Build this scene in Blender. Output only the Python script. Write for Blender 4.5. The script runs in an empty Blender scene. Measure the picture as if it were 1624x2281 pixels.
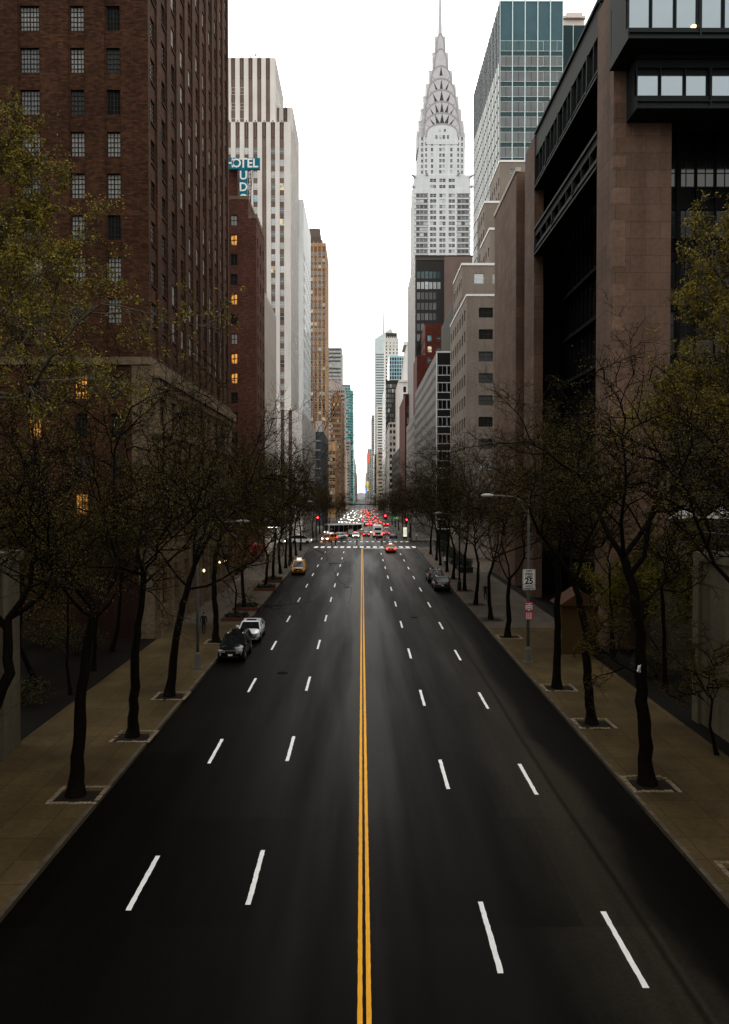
import bpy, bmesh, math, random
import numpy as np
from mathutils import Vector, Matrix

# ------------------------------------------------------------------ camera, sky, sun, exposure
SC = bpy.context.scene
COL = SC.collection
H = 12.27                      # camera height over the road below the bridge
FPX, VX, VY = 1774.0, 806.0, 1105.0
cam = bpy.data.cameras.new('camera')
cam_o = bpy.data.objects.new('camera', cam)
COL.objects.link(cam_o)
cam.sensor_fit = 'HORIZONTAL'
cam.sensor_width = 36.0
cam.lens = 36.0 * FPX / 1624.0
cam.clip_start, cam.clip_end = 0.5, 20000.0
cam_o.location = (0, 0, H)
cam_o.rotation_euler = (math.radians(90) - math.atan(35.5 / FPX), 0, -math.atan(6.0 / FPX))
SC.camera = cam_o

world = bpy.data.worlds.new('World')
SC.world = world
world.use_nodes = True
nt = world.node_tree
bg = nt.nodes['Background']
sky = nt.nodes.new('ShaderNodeTexSky')
sky.sky_type = 'NISHITA'
sky.sun_disc = False
sky.sun_elevation = math.radians(24)
sky.sun_rotation = math.radians(-12)
sky.air_density, sky.dust_density, sky.ozone_density = 1.0, 4.0, 1.0
hs = nt.nodes.new('ShaderNodeHueSaturation')
hs.inputs['Saturation'].default_value = 0.12
nt.links.new(sky.outputs[0], hs.inputs['Color'])
mx = nt.nodes.new('ShaderNodeMix')
mx.data_type = 'RGBA'
mx.inputs[0].default_value = 0.88           # a closed cloud deck over the clear sky
mx.inputs[7].default_value = (15.4, 15.0, 14.2, 1)
nt.links.new(hs.outputs[0], mx.inputs[6])
nt.links.new(mx.outputs[2], bg.inputs['Color'])
bg.inputs['Strength'].default_value = 0.15
sun = bpy.data.lights.new('sun', 'SUN')
sun.energy, sun.angle, sun.color = 0.5, math.radians(25), (1.0, 0.95, 0.88)
sun_o = bpy.data.objects.new('sun', sun)
COL.objects.link(sun_o)
sun_o.rotation_euler = (math.radians(66), 0, math.radians(180 + 12))
SC.view_settings.view_transform = 'Standard'
SC.view_settings.look = 'None'
SC.view_settings.exposure = 0.0
SC.view_settings.gamma = 1.0
SC.render.filter_size = 1.15
SC.cycles.max_bounces = 6
SC.cycles.diffuse_bounces = 3
SC.cycles.glossy_bounces = 3
SC.cycles.transparent_max_bounces = 6
SC.cycles.caustics_reflective = False
SC.cycles.caustics_refractive = False
SC.cycles.sample_clamp_indirect = 3.0

# ------------------------------------------------------------------ helpers
rnd = random.Random(42)
def gx(x, Y): return (x - VX) / FPX * Y                 # photo column -> metres across, at distance Y
def gh(y, Y): return H - (y - VY) / FPX * Y             # photo row -> height, at distance Y
PROF = [(-60, -0.78), (0, 0.0), (158, 2.05), (185, 1.75), (240, 1.1), (350, 0.3), (6000, 0.3)]
def gz(Y):
    for (a, za), (b, zb) in zip(PROF, PROF[1:]):
        if Y <= b: return za + (zb - za) * (Y - a) / (b - a)
    return PROF[-1][1]

def tag(o, label=None, cat=None, group=None, kind=None):
    if label: o['label'] = label
    if cat: o['category'] = cat
    if group: o['group'] = group
    if kind: o['kind'] = kind
    return o
def thing(name, label, cat, loc=(0, 0, 0), rz=0.0, group=None):
    o = bpy.data.objects.new(name, None)
    COL.objects.link(o)
    o.location = loc
    o.rotation_euler = (0, 0, rz)
    o.empty_display_size = 0.3
    return tag(o, label, cat, group)
def link(name, me, parent=None, loc=None, rz=0.0):
    o = bpy.data.objects.new(name, me)
    COL.objects.link(o)
    if parent is not None: o.parent = parent
    if loc is not None: o.location = loc
    if rz: o.rotation_euler = (0, 0, rz)
    return o
def dup(root, loc, rz=0.0, label=None, group=None, scale=None):
    r = root.copy(); COL.objects.link(r)
    r.location = loc; r.rotation_euler = (0, 0, rz)
    if scale: r.scale = scale
    if label: r['label'] = label
    if group: r['group'] = group
    for ch in list(root.children):
        c = ch.copy(); COL.objects.link(c); c.parent = r
        for g in list(ch.children):
            d = g.copy(); COL.objects.link(d); d.parent = c
    return r

class MB:
    """collects faces of one mesh; UVs are metres along each face"""
    def __init__(s): s.v, s.f, s.m = [], [], []
    def quad(s, pts, m=0):
        n = len(s.v); s.v.extend([tuple(p) for p in pts]); s.f.append(tuple(range(n, n + len(pts)))); s.m.append(m)
    def box(s, x0, x1, y0, y1, z0, z1, m=0, skip=''):
        n = len(s.v)
        s.v += [(x0,y0,z0),(x1,y0,z0),(x1,y1,z0),(x0,y1,z0),(x0,y0,z1),(x1,y0,z1),(x1,y1,z1),(x0,y1,z1)]
        for k, f in (('b',(3,2,1,0)),('t',(4,5,6,7)),('s',(0,1,5,4)),('e',(1,2,6,5)),('n',(2,3,7,6)),('w',(3,0,4,7))):
            if k not in skip: s.f.append(tuple(n+i for i in f)); s.m.append(m)
    def tube(s, pts, rad, k=6, m=0, cap=True):
        pts = [Vector(p) for p in pts]
        if not hasattr(rad, '__len__'): rad = [rad] * len(pts)
        n0 = len(s.v); ref = None
        for i, p in enumerate(pts):
            d = (pts[min(i+1, len(pts)-1)] - pts[max(i-1, 0)])
            d = d.normalized() if d.length > 1e-9 else Vector((0,0,1))
            if ref is None: ref = Vector((1,0,0)) if abs(d.x) < 0.8 else Vector((0,1,0))
            a = d.cross(ref)
            if a.length < 1e-6: a = d.cross(Vector((0.3,0.9,0.2)))
            a.normalize(); b = a.cross(d).normalized(); ref = b.cross(a) if False else ref
            for j in range(k):
                t = 2*math.pi*j/k
                s.v.append(tuple(p + (a*math.cos(t) + b*math.sin(t))*rad[i]))
        for i in range(len(pts)-1):
            for j in range(k):
                q = n0+i*k; j2 = (j+1) % k
                s.f.append((q+j, q+k+j, q+k+j2, q+j2)); s.m.append(m)
        if cap:
            s.f.append(tuple(n0+j for j in range(k))); s.m.append(m)
            e = n0+(len(pts)-1)*k
            s.f.append(tuple(e+j for j in reversed(range(k)))); s.m.append(m)
    def lathe(s, c, prof, k=16, m=0):
        n0 = len(s.v)
        for r, z in prof:
            for j in range(k):
                t = 2*math.pi*j/k
                s.v.append((c[0]+r*math.cos(t), c[1]+r*math.sin(t), c[2]+z))
        for i in range(len(prof)-1):
            for j in range(k):
                q = n0+i*k; j2 = (j+1) % k
                s.f.append((q+j, q+j2, q+k+j2, q+k+j)); s.m.append(m)
        s.f.append(tuple(n0+j for j in reversed(range(k)))); s.m.append(m)
        e = n0+(len(prof)-1)*k
        s.f.append(tuple(e+j for j in range(k))); s.m.append(m)
    def prism(s, poly, axis, a, b, m=0):
        """poly in the two other axes, extruded along axis from a to b"""
        def p(q, t):
            return (t, q[0], q[1]) if axis == 'x' else (q[0], t, q[1]) if axis == 'y' else (q[0], q[1], t)
        n = len(poly); n0 = len(s.v)
        s.v += [p(q, a) for q in poly] + [p(q, b) for q in poly]
        s.f.append(tuple(n0+i for i in range(n))); s.m.append(m)
        s.f.append(tuple(n0+n+i for i in reversed(range(n)))); s.m.append(m)
        for i in range(n):
            j = (i+1) % n
            s.f.append((n0+j, n0+i, n0+n+i, n0+n+j)); s.m.append(m)
    def mesh(s, name, mats, origin=(0,0,0), smooth=False, recalc=False):
        me = bpy.data.meshes.new(name)
        ox, oy, oz = origin
        me.from_pydata([(x-ox, y-oy, z-oz) for x, y, z in s.v], [], s.f)
        for mt in (mats if isinstance(mats, (list, tuple)) else [mats]): me.materials.append(mt)
        if recalc:
            bm = bmesh.new(); bm.from_mesh(me); bmesh.ops.recalc_face_normals(bm, faces=bm.faces); bm.to_mesh(me); bm.free()
        me.polygons.foreach_set('material_index', s.m)
        if smooth: me.polygons.foreach_set('use_smooth', [True]*len(s.f))
        uvl = me.uv_layers.new(name='UVMap')
        nl = len(me.loops)
        vi = np.empty(nl, np.int32); me.loops.foreach_get('vertex_index', vi)
        co = np.array(s.v, np.float32).reshape(-1, 3)[vi]
        tot = np.empty(len(me.polygons), np.int32); me.polygons.foreach_get('loop_total', tot)
        nor = np.empty(len(me.polygons)*3, np.float32); me.polygons.foreach_get('normal', nor)
        nor = np.repeat(nor.reshape(-1, 3), tot, axis=0)
        flat = np.abs(nor[:, 2]) > 0.7
        tl = np.hypot(nor[:, 0], nor[:, 1]) + 1e-9
        u = (-nor[:, 1]*co[:, 0] + nor[:, 0]*co[:, 1]) / tl
        uv = np.where(flat[:, None], co[:, :2], np.stack([u, co[:, 2]], 1))
        uvl.data.foreach_set('uv', uv.astype(np.float32).ravel())
        me.update()
        return me
    def build(s, name, mats, parent=None, smooth=False, recalc=False):
        org = tuple(parent.matrix_basis.translation) if parent is not None else (0, 0, 0)
        return link(name, s.mesh(name, mats, org, smooth, recalc), parent)
    def local(s, name, mats, parent=None, smooth=False, recalc=False):
        return link(name, s.mesh(name, mats, (0,0,0), smooth, recalc), parent)

# ------------------------------------------------------------------ materials
def new_mat(name):
    m = bpy.data.materials.new(name); m.use_nodes = True
    return m, m.node_tree, m.node_tree.nodes['Principled BSDF']
def plain(name, col, rough=0.6, metal=0.0, spec=0.12, var=0.12, sc=3.0, coat=0.0):
    m, t, b = new_mat(name)
    b.inputs['Roughness'].default_value = rough
    b.inputs['Metallic'].default_value = metal
    b.inputs['Specular IOR Level'].default_value = spec
    b.inputs['Coat Weight'].default_value = coat
    b.inputs['Coat Roughness'].default_value = 0.05
    tc = t.nodes.new('ShaderNodeTexCoord'); nz = t.nodes.new('ShaderNodeTexNoise')
    nz.inputs['Scale'].default_value = sc; nz.inputs['Detail'].default_value = 4
    t.links.new(tc.outputs['Object'], nz.inputs['Vector'])
    r = t.nodes.new('ShaderNodeMapRange')
    r.inputs['To Min'].default_value = 1-var*1.6; r.inputs['To Max'].default_value = 1+var*1.6
    t.links.new(nz.outputs['Fac'], r.inputs['Value'])
    mu = t.nodes.new('ShaderNodeVectorMath'); mu.operation = 'SCALE'
    mu.inputs[0].default_value = col[:3]
    t.links.new(r.outputs[0], mu.inputs['Scale'])
    t.links.new(mu.outputs[0], b.inputs['Base Color'])
    return m
def emit(name, col, power, base=(0.02, 0.02, 0.02)):
    m, t, b = new_mat(name)
    b.inputs['Base Color'].default_value = (*base, 1)
    b.inputs['Emission Color'].default_value = (*col, 1)
    b.inputs['Emission Strength'].default_value = power
    m.cycles.emission_sampling = 'NONE'
    return m
def wall_mat(name, col, var=0.25, blotch=0.15, streak=0.3, rough=0.8, spec=0.08, brick=None, mortar=None, bmix=0.6, block=None):
    """masonry: grain noise, blotches, rain streaks down the face, optional brick courses or stone blocks (metres)"""
    m, t, b = new_mat(name)
    N, L = t.nodes.new, t.links.new
    b.inputs['Roughness'].default_value = rough
    b.inputs['Specular IOR Level'].default_value = spec
    uv = N('ShaderNodeTexCoord')
    def noise(scale, detail, sx=1, sy=1):
        mp = N('ShaderNodeMapping'); mp.inputs['Scale'].default_value = (sx, sy, 1)
        L(uv.outputs['UV'], mp.inputs['Vector'])
        n = N('ShaderNodeTexNoise'); n.inputs['Scale'].default_value = scale; n.inputs['Detail'].default_value = detail
        L(mp.outputs[0], n.inputs['Vector'])
        return n.outputs['Fac']
    def rng(sock, lo, hi):
        r = N('ShaderNodeMapRange'); r.inputs['From Min'].default_value = 0.25; r.inputs['From Max'].default_value = 0.75
        r.inputs['To Min'].default_value = lo; r.inputs['To Max'].default_value = hi
        L(sock, r.inputs['Value']); return r.outputs[0]
    def mul(a, c):
        k = N('ShaderNodeMath'); k.operation = 'MULTIPLY'; L(a, k.inputs[0]); L(c, k.inputs[1]); return k.outputs[0]
    f = rng(noise(3.0, 5), 1-var, 1+var)
    f = mul(f, rng(noise(0.18, 4), 1-blotch, 1+blotch))
    f = mul(f, rng(noise(1.0, 4, 0.9, 0.06), 1-streak, 1+streak*0.6))
    base = None
    if brick or block:
        bt = N('ShaderNodeTexBrick'); w, h, mo = brick or block
        bt.inputs['Scale'].default_value = 1.0
        bt.inputs['Brick Width'].default_value = w; bt.inputs['Row Height'].default_value = h
        bt.inputs['Mortar Size'].default_value = mo; bt.inputs['Mortar Smooth'].default_value = 0.2
        k1, k2 = 1-bmix, 1+bmix
        bt.inputs['Color1'].default_value = (*[c*k1 for c in col[:3]], 1)
        bt.inputs['Color2'].default_value = (*[min(1, c*k2) for c in col[:3]], 1)
        bt.inputs['Mortar'].default_value = (*(mortar or [c*0.5 for c in col[:3]]), 1)
        L(uv.outputs['UV'], bt.inputs['Vector']); base = bt.outputs['Color']
    mu = N('ShaderNodeVectorMath'); mu.operation = 'SCALE'
    if base: L(base, mu.inputs[0])
    else: mu.inputs[0].default_value = col[:3]
    L(f, mu.inputs['Scale'])
    L(mu.outputs[0], b.inputs['Base Color'])
    return m
def glass(name, col, rough=0.06, metal=0.0, spec=0.5, var=0.3, sc=0.35):
    """window pane seen from outside: dark room behind, sky mirrored"""
    return plain(name, col, rough, metal, spec, var, sc)

G = {
 'dark':  glass('pane_dark', (0.012, 0.014, 0.015)),
 'black': glass('pane_black', (0.004, 0.0045, 0.005), rough=.15, spec=.2),
 'grey':  glass('pane_grey', (0.075, 0.08, 0.083), metal=0.25),
 'pale':  glass('pane_pale', (0.30, 0.32, 0.33), rough=0.15, metal=0.3),
 'blind': glass('pane_blind', (0.30, 0.305, 0.29), rough=0.2, var=0.35, sc=0.8),
 'blue':  glass('pane_blue', (0.16, 0.27, 0.31), metal=0.55, rough=0.08),
 'teal':  glass('pane_teal', (0.02, 0.055, 0.062), metal=0.3, rough=0.1),
 'mirror': glass('pane_mirror', (0.19, 0.225, 0.25), metal=0.9, rough=0.05, var=0.1),
 'side': glass('pane_painted_sky', (0.50, 0.54, 0.54), rough=0.6, spec=0.1, var=.12),  # sky's reflection painted in as a pale matt colour
 'warm':  emit('pane_lamplit', (1.0, 0.42, 0.07), 0.9),
 'lamp':  emit('pane_office_light', (1.0, 0.85, 0.55), 1.1),
}
# fabric of a lamplit room: uneven light behind the curtain
def lit_room(m, lo, hi, scale):
    t = m.node_tree; b = t.nodes['Principled BSDF']
    tc = t.nodes.new('ShaderNodeTexCoord'); n = t.nodes.new('ShaderNodeTexNoise'); n.inputs['Scale'].default_value = scale
    t.links.new(tc.outputs['Object'], n.inputs['Vector'])
    r = t.nodes.new('ShaderNodeMapRange'); r.inputs['From Min'].default_value = 0.3; r.inputs['From Max'].default_value = 0.7
    r.inputs['To Min'].default_value = lo; r.inputs['To Max'].default_value = hi
    t.links.new(n.outputs['Fac'], r.inputs['Value']); t.links.new(r.outputs[0], b.inputs['Emission Strength'])
lit_room(G['warm'], 0.0, 1.3, 1.7)
lit_room(G['lamp'], 0.05, 0.9, 1.1)
M = {
 'iron': plain('painted_iron', (0.012, 0.013, 0.013), 0.45),
 'steel': plain('galvanised_steel', (0.30, 0.31, 0.31), 0.4, 0.6),
 'lamp_grey': plain('lamp_grey_paint', (0.095, 0.092, 0.082), 0.6),
 'silver': plain('silver_paint', (0.34, 0.35, 0.35), 0.45),
 'frame_dark': plain('frame_dark', (0.014, 0.015, 0.015), 0.5),
 'frame_bronze': plain('frame_bronze', (0.035, 0.030, 0.026), 0.5),
 'frame_pale': plain('frame_pale', (0.55, 0.57, 0.57), 0.5),
 'frame_teal': plain('frame_teal', (0.50, 0.62, 0.63), 0.4),
 'white': plain('white_paint', (0.78, 0.78, 0.77), 0.6),
 'tar': plain('roof_felt', (0.05, 0.048, 0.045), 0.9),
}
# ------------------------------------------------------------------ ground, street, pavements
def asphalt_mat():
    m, t, b = new_mat('asphalt')
    N, L = t.nodes.new, t.links.new
    tc = N('ShaderNodeTexCoord')
    def noise(scale, detail, sx, sy, ro=0.55):
        mp = N('ShaderNodeMapping'); mp.inputs['Scale'].default_value = (sx, sy, 1)
        L(tc.outputs['Object'], mp.inputs['Vector'])
        n = N('ShaderNodeTexNoise'); n.inputs['Scale'].default_value = scale; n.inputs['Detail'].default_value = detail
        n.inputs['Roughness'].default_value = ro
        L(mp.outputs[0], n.inputs['Vector']); return n.outputs['Fac']
    def rng(s, a, c, lo, hi):
        r = N('ShaderNodeMapRange'); r.inputs['From Min'].default_value = a; r.inputs['From Max'].default_value = c
        r.inputs['To Min'].default_value = lo; r.inputs['To Max'].default_value = hi
        L(s, r.inputs['Value']); return r.outputs[0]
    def op(o, a, c):
        k = N('ShaderNodeMath'); k.operation = o
        for i, q in enumerate((a, c)):
            if isinstance(q, (int, float)): k.inputs[i].default_value = q
            else: L(q, k.inputs[i])
        return k.outputs[0]
    lanes = rng(noise(1.0, 4, 0.42, 0.018), 0.36, 0.66, 0.65, 1.7)      # worn wheel tracks along the lanes
    patch = rng(noise(1.0, 5, 0.10, 0.03), 0.40, 0.68, 0.9, 1.25)
    grain = rng(noise(9.0, 6, 1, 1, 0.75), 0.25, 0.75, 0.6, 1.45)
    f = op('MULTIPLY', op('MULTIPLY', lanes, patch), grain)
    # the worn grey nearside lane, the fresh dark strip by its kerb and the seam between
    sx = N('ShaderNodeSeparateXYZ'); L(tc.outputs['Object'], sx.inputs[0])
    wob = rng(noise(1.0, 5, 0.25, 0.12), 0.2, 0.8, -0.9, 0.9)
    xx = op('ADD', sx.outputs['X'], wob)
    a = rng(xx, 5.0, 6.4, 1.0, 5.0)
    c = rng(xx, 8.3, 8.9, 1.0, 0.25)
    f = op('MULTIPLY', f, op('MULTIPLY', a, c))
    seam = op('ABSOLUTE', op('SUBTRACT', op('ADD', sx.outputs['X'], rng(noise(1.0, 2, 0.02, 0.02), 0.2, 0.8, -0.5, 0.5)), 8.0), 0.0)
    f = op('MULTIPLY', f, rng(seam, 0.03, 0.16, 0.45, 1.0))
    # sealed cracks and square utility cuts
    vo = N('ShaderNodeTexVoronoi'); vo.feature = 'DISTANCE_TO_EDGE'; vo.inputs['Scale'].default_value = .16
    wv = N('ShaderNodeVectorMath'); wv.operation = 'ADD'; wn_ = N('ShaderNodeTexNoise'); wn_.inputs['Scale'].default_value = .5; wn_.inputs['Detail'].default_value = 4
    sc_ = N('ShaderNodeVectorMath'); sc_.operation = 'SCALE'; sc_.inputs['Scale'].default_value = 2.2
    L(tc.outputs['Object'], wn_.inputs['Vector']); L(wn_.outputs['Color'], sc_.inputs[0]); L(tc.outputs['Object'], wv.inputs[0]); L(sc_.outputs[0], wv.inputs[1]); L(wv.outputs[0], vo.inputs['Vector'])
    crack = op('MAXIMUM', rng(vo.outputs['Distance'], .004, .012, .25, 1.0), rng(noise(1.0, 2, .03, .03), .48, .53, 0.0, 1.0))
    f = op('MULTIPLY', f, crack)
    bk = N('ShaderNodeTexBrick'); bk.offset = .37; bk.inputs['Scale'].default_value = 1; bk.inputs['Brick Width'].default_value = 3.1; bk.inputs['Row Height'].default_value = 7.3; bk.inputs['Mortar Size'].default_value = 0
    bk.inputs['Color1'].default_value = (.62, .62, .62, 1); bk.inputs['Color2'].default_value = (1.3, 1.28, 1.24, 1); L(tc.outputs['Object'], bk.inputs['Vector'])
    f = op('MULTIPLY', f, bk.outputs['Color'])
    mu = N('ShaderNodeVectorMath'); mu.operation = 'SCALE'; mu.inputs[0].default_value = (0.0026, 0.0023, 0.0017)
    L(f, mu.inputs['Scale']); L(mu.outputs[0], b.inputs['Base Color'])
    L(rng(lanes, 0.75, 1.5, 0.55, 0.42), b.inputs['Roughness'])
    b.inputs['Specular IOR Level'].default_value = 0.017
    bp = N('ShaderNodeBump'); bp.inputs['Strength'].default_value = 0.12; bp.inputs['Distance'].default_value = 0.02
    L(noise(25.0, 4, 1, 1), bp.inputs['Height']); L(bp.outputs[0], b.inputs['Normal'])
    return m
def pave_mat(name, col, slab=(1.6, 1.6), var=0.16, blotch=0.36):
    m, t, b = new_mat(name)
    N, L = t.nodes.new, t.links.new
    tc = N('ShaderNodeTexCoord')
    bt = N('ShaderNodeTexBrick'); bt.offset = 0.0
    bt.inputs['Scale'].default_value = 1
    bt.inputs['Brick Width'].default_value = slab[0]; bt.inputs['Row Height'].default_value = slab[1]
    bt.inputs['Mortar Size'].default_value = 0.02
    bt.inputs['Color1'].default_value = (*[c*0.90 for c in col], 1); bt.inputs['Color2'].default_value = (*[c*1.12 for c in col], 1)
    bt.inputs['Mortar'].default_value = (*[c*0.52 for c in col], 1)
    L(tc.outputs['Object'], bt.inputs['Vector'])
    def nz(sc, de, lo, hi, sy=1):
        mp = N('ShaderNodeMapping'); mp.inputs['Scale'].default_value = (1, sy, 1); L(tc.outputs['Object'], mp.inputs['Vector'])
        n = N('ShaderNodeTexNoise'); n.inputs['Scale'].default_value = sc; n.inputs['Detail'].default_value = de; n.inputs['Roughness'].default_value = 0.6
        L(mp.outputs[0], n.inputs['Vector'])
        r = N('ShaderNodeMapRange'); r.inputs['From Min'].default_value = 0.3; r.inputs['From Max'].default_value = 0.7
        r.inputs['To Min'].default_value = lo; r.inputs['To Max'].default_value = hi; L(n.outputs['Fac'], r.inputs['Value']); return r.outputs[0]
    k = N('ShaderNodeMath'); k.operation = 'MULTIPLY'; L(nz(0.35, 5, 1-blotch, 1+blotch, 0.6), k.inputs[0]); L(nz(5, 5, 1-var, 1+var), k.inputs[1])
    mu = N('ShaderNodeVectorMath'); mu.operation = 'SCALE'; L(bt.outputs['Color'], mu.inputs[0]); L(k.outputs[0], mu.inputs['Scale'])
    L(mu.outputs[0], b.inputs['Base Color'])
    b.inputs['Roughness'].default_value = 0.75; b.inputs['Specular IOR Level'].default_value = 0.05
    return m
def worn_paint(name, col):
    m = plain(name, col, 0.65, var=0.10, sc=2.0, spec=.2); t = m.node_tree; b = t.nodes['Principled BSDF']; L = t.links.new
    src = b.inputs['Base Color'].links[0].from_socket
    tc = t.nodes.new('ShaderNodeTexCoord'); n = t.nodes.new('ShaderNodeTexNoise'); n.inputs['Scale'].default_value = 14; n.inputs['Detail'].default_value = 6; n.inputs['Roughness'].default_value = .7
    L(tc.outputs['Object'], n.inputs['Vector'])
    r = t.nodes.new('ShaderNodeMapRange'); r.inputs['From Min'].default_value = .60; r.inputs['From Max'].default_value = .70; r.inputs['To Max'].default_value = .8
    L(n.outputs['Fac'], r.inputs['Value'])
    x = t.nodes.new('ShaderNodeMix'); x.data_type = 'RGBA'; x.inputs[7].default_value = (.03, .028, .024, 1)
    L(r.outputs[0], x.inputs[0]); L(src, x.inputs[6]); L(x.outputs[2], b.inputs['Base Color'])
    return m
ASPH = asphalt_mat()
PAVE = pave_mat('pavement_concrete', (0.056, 0.039, 0.017))
PAVE2 = pave_mat('pavement_grey', (0.070, 0.058, 0.044), (1.5, 1.5))
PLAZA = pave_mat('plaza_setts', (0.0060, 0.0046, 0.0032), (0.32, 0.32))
KERB = wall_mat('kerb_stone', (0.075, 0.060, 0.042), block=(1.8, 0.5, 0.012), bmix=0.25)
PAINT = worn_paint('road_paint_white', (0.76, 0.77, 0.77))
YELLOW = worn_paint('road_paint_yellow', (0.80, 0.37, 0.010))
XL, XR = -10.15, 10.65
def ysteps(a, b):
    ys = [a, b] + [p for p, _ in PROF if a < p < b]
    return sorted(set(ys))
def strip(mb, x0, x1, a, b, dz, m=0):
    ys = ysteps(a, b)
    for p, q in zip(ys, ys[1:]):
        mb.quad([(x0, p, gz(p)+dz), (x1, p, gz(p)+dz), (x1, q, gz(q)+dz), (x0, q, gz(q)+dz)], m)
def paint_strip(mb, x0, x1, a, b, dz=.004, step=.16, j=.010):
    """a painted line with slightly ragged edges"""
    n = max(2, int((b-a)/step)); pr = None
    for i in range(n+1):
        y = a+(b-a)*i/n; e = j if 0 < i < n else j*1.6
        p = ((x0+rnd.uniform(-e, e), y, gz(y)+dz), (x1+rnd.uniform(-e, e), y, gz(y)+dz))
        if pr: mb.quad([pr[0], pr[1], p[1], p[0]])
        pr = p
def structure(name, mb, mats): return tag(mb.build(name, mats), kind='structure')

g = MB(); g.quad([(-6000, -400, -1.2), (6000, -400, -1.2), (6000, 9000, -1.2), (-6000, 9000, -1.2)])
structure('ground', g, plain('city_ground', (0.05, 0.047, 0.043), 0.9))
r = MB()
strip(r, XL, XR, -60, 3000, 0.0)
structure('road', r, ASPH)
r = MB()
for s in (-1, 1):
    e = XL if s < 0 else XR
    for a, b in ((158.5, 184.5), (345, 372), (470, 485), (625, 640), (800, 815), (1000, 1020)):
        strip(r, min(e, s*160), max(e, s*160), a, b, -0.004)
structure('cross_street', r, ASPH)
def pavement(name, s, a, b, x_in, x_out, mat):
    p = MB()
    xi, xo = s*x_in, s*x_out
    strip(p, min(xi, xo), max(xi, xo), a, b, 0.15)
    return structure(name, p, mat)
blocks = [(-60, 157), (186, 344), (373, 469), (486, 624), (641, 799), (816, 999), (1021, 3000)]
for i, (a, b) in enumerate(blocks):
    for s, e in ((-1, -XL), (1, XR)):
        if i == 0:
            pavement('pavement', s, a, 67.8 if s > 0 else 70, e+0.18, 17.3 if s > 0 else 16.95, PAVE)
            pavement('pavement', s, 67.8 if s > 0 else 70, b, e+0.18, 26 if s > 0 else 16.95, PAVE2)
        else: pavement('pavement', s, a, b, e+0.18, 19, PAVE2)
        k = MB(); ys = ysteps(a, b); x0, x1 = sorted((s*e, s*(e+0.18)))
        for p, q in zip(ys, ys[1:]):
            n = len(k.v)
            k.v += [(x0,p,gz(p)-.05),(x1,p,gz(p)-.05),(x1,q,gz(q)-.05),(x0,q,gz(q)-.05),(x0,p,gz(p)+.155),(x1,p,gz(p)+.155),(x1,q,gz(q)+.155),(x0,q,gz(q)+.155)]
            for f in ((4,5,6,7),(1,2,6,5),(3,0,4,7),(0,1,5,4),(2,3,7,6)): k.f.append(tuple(n+j for j in f)); k.m.append(0)
        structure('kerb', k, KERB)
# dark setts beside both pavements, the office plaza
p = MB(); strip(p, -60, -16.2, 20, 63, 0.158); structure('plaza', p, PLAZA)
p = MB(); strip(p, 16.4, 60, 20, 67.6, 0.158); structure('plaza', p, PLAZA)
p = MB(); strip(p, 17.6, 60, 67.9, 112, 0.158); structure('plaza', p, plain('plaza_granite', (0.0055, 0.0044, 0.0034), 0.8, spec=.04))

# painted markings, 4 mm proud
def dash_line(X, first, length, n, w=0.15):
    mk = MB()
    for i in range(n):
        a = first + 12.19*i
        if a + length > 154: break
        paint_strip(mk, X-w/2, X+w/2, a, a+length)
    return structure('lane_marking', mk, PAINT)
dash_line(-3.33, 23.1-12.19, 3.5, 12); dash_line(-6.76, 22.8-12.19, 3.4, 12)
dash_line(3.50, 19.8-12.19, 3.45, 13); dash_line(6.95, 19.2-12.19, 3.5, 13)
mk = MB()
for dx in (-0.105, 0.105): paint_strip(mk, 0.06+dx-0.058, 0.06+dx+0.058, 10, 155, .004, .22, .006)
structure('centre_line', mk, YELLOW)
mk = MB()
for dx in (-0.12, 0.12): strip(mk, dx-0.06, dx+0.06, 190, 345, 0.004); strip(mk, dx-0.06, dx+0.06, 374, 620, 0.004)
structure('centre_line', mk, plain('road_paint_pale_yellow', (0.6, 0.42, 0.12), 0.6))
for a, b in ((157.2, 162.4), (181.6, 184.4)):
    mk = MB(); x = XL + 0.6
    while x < XR - 0.5:
        strip(mk, x, x+0.62, a, b, 0.004) if a > 170 else strip(mk, x, x+0.76, a, b, 0.004)
        x += 1.31
    structure('crosswalk', mk, PAINT)
mk = MB(); strip(mk, 0.3, 9.6, 155.6, 156.2, 0.004); structure('stop_line', mk, PAINT)
for X in (-6.7, -3.3, 3.4, 6.9):
    mk = MB(); a = 192
    while a < 340: strip(mk, X-.07, X+.07, a, a+3, .004); a += 12.19
    structure('lane_marking', mk, PAINT)
# ironwork in the road
for X, Y in ((-5.2, 52), (4.9, 74), (-1.9, 96)):
    c = MB(); c.lathe((X, Y, gz(Y)+0.002), [(0.36, 0), (0.36, 0.006), (0.30, 0.007)], 20)
    tag(c.build('manhole_cover', plain('cast_iron', (.0035, .0032, .0028), .8, spec=.02)), kind='structure')
# the ridge across the river at the far end of the street
hm = MB(); pr = []
for i in range(61):
    x = -900 + 30*i
    pr.append((x, 14 + 5*math.sin(i*0.7) + 4*math.sin(i*1.9+1) + 5*math.exp(-((x-5)/60)**2)))
hm.prism([(900, -1.0), (-900, -1.0)] + pr, 'y', 3300, 3700)
structure('hills', hm, plain('far_hills', (0.33, 0.36, 0.38), 0.9, var=0.25, sc=0.02))
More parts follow.
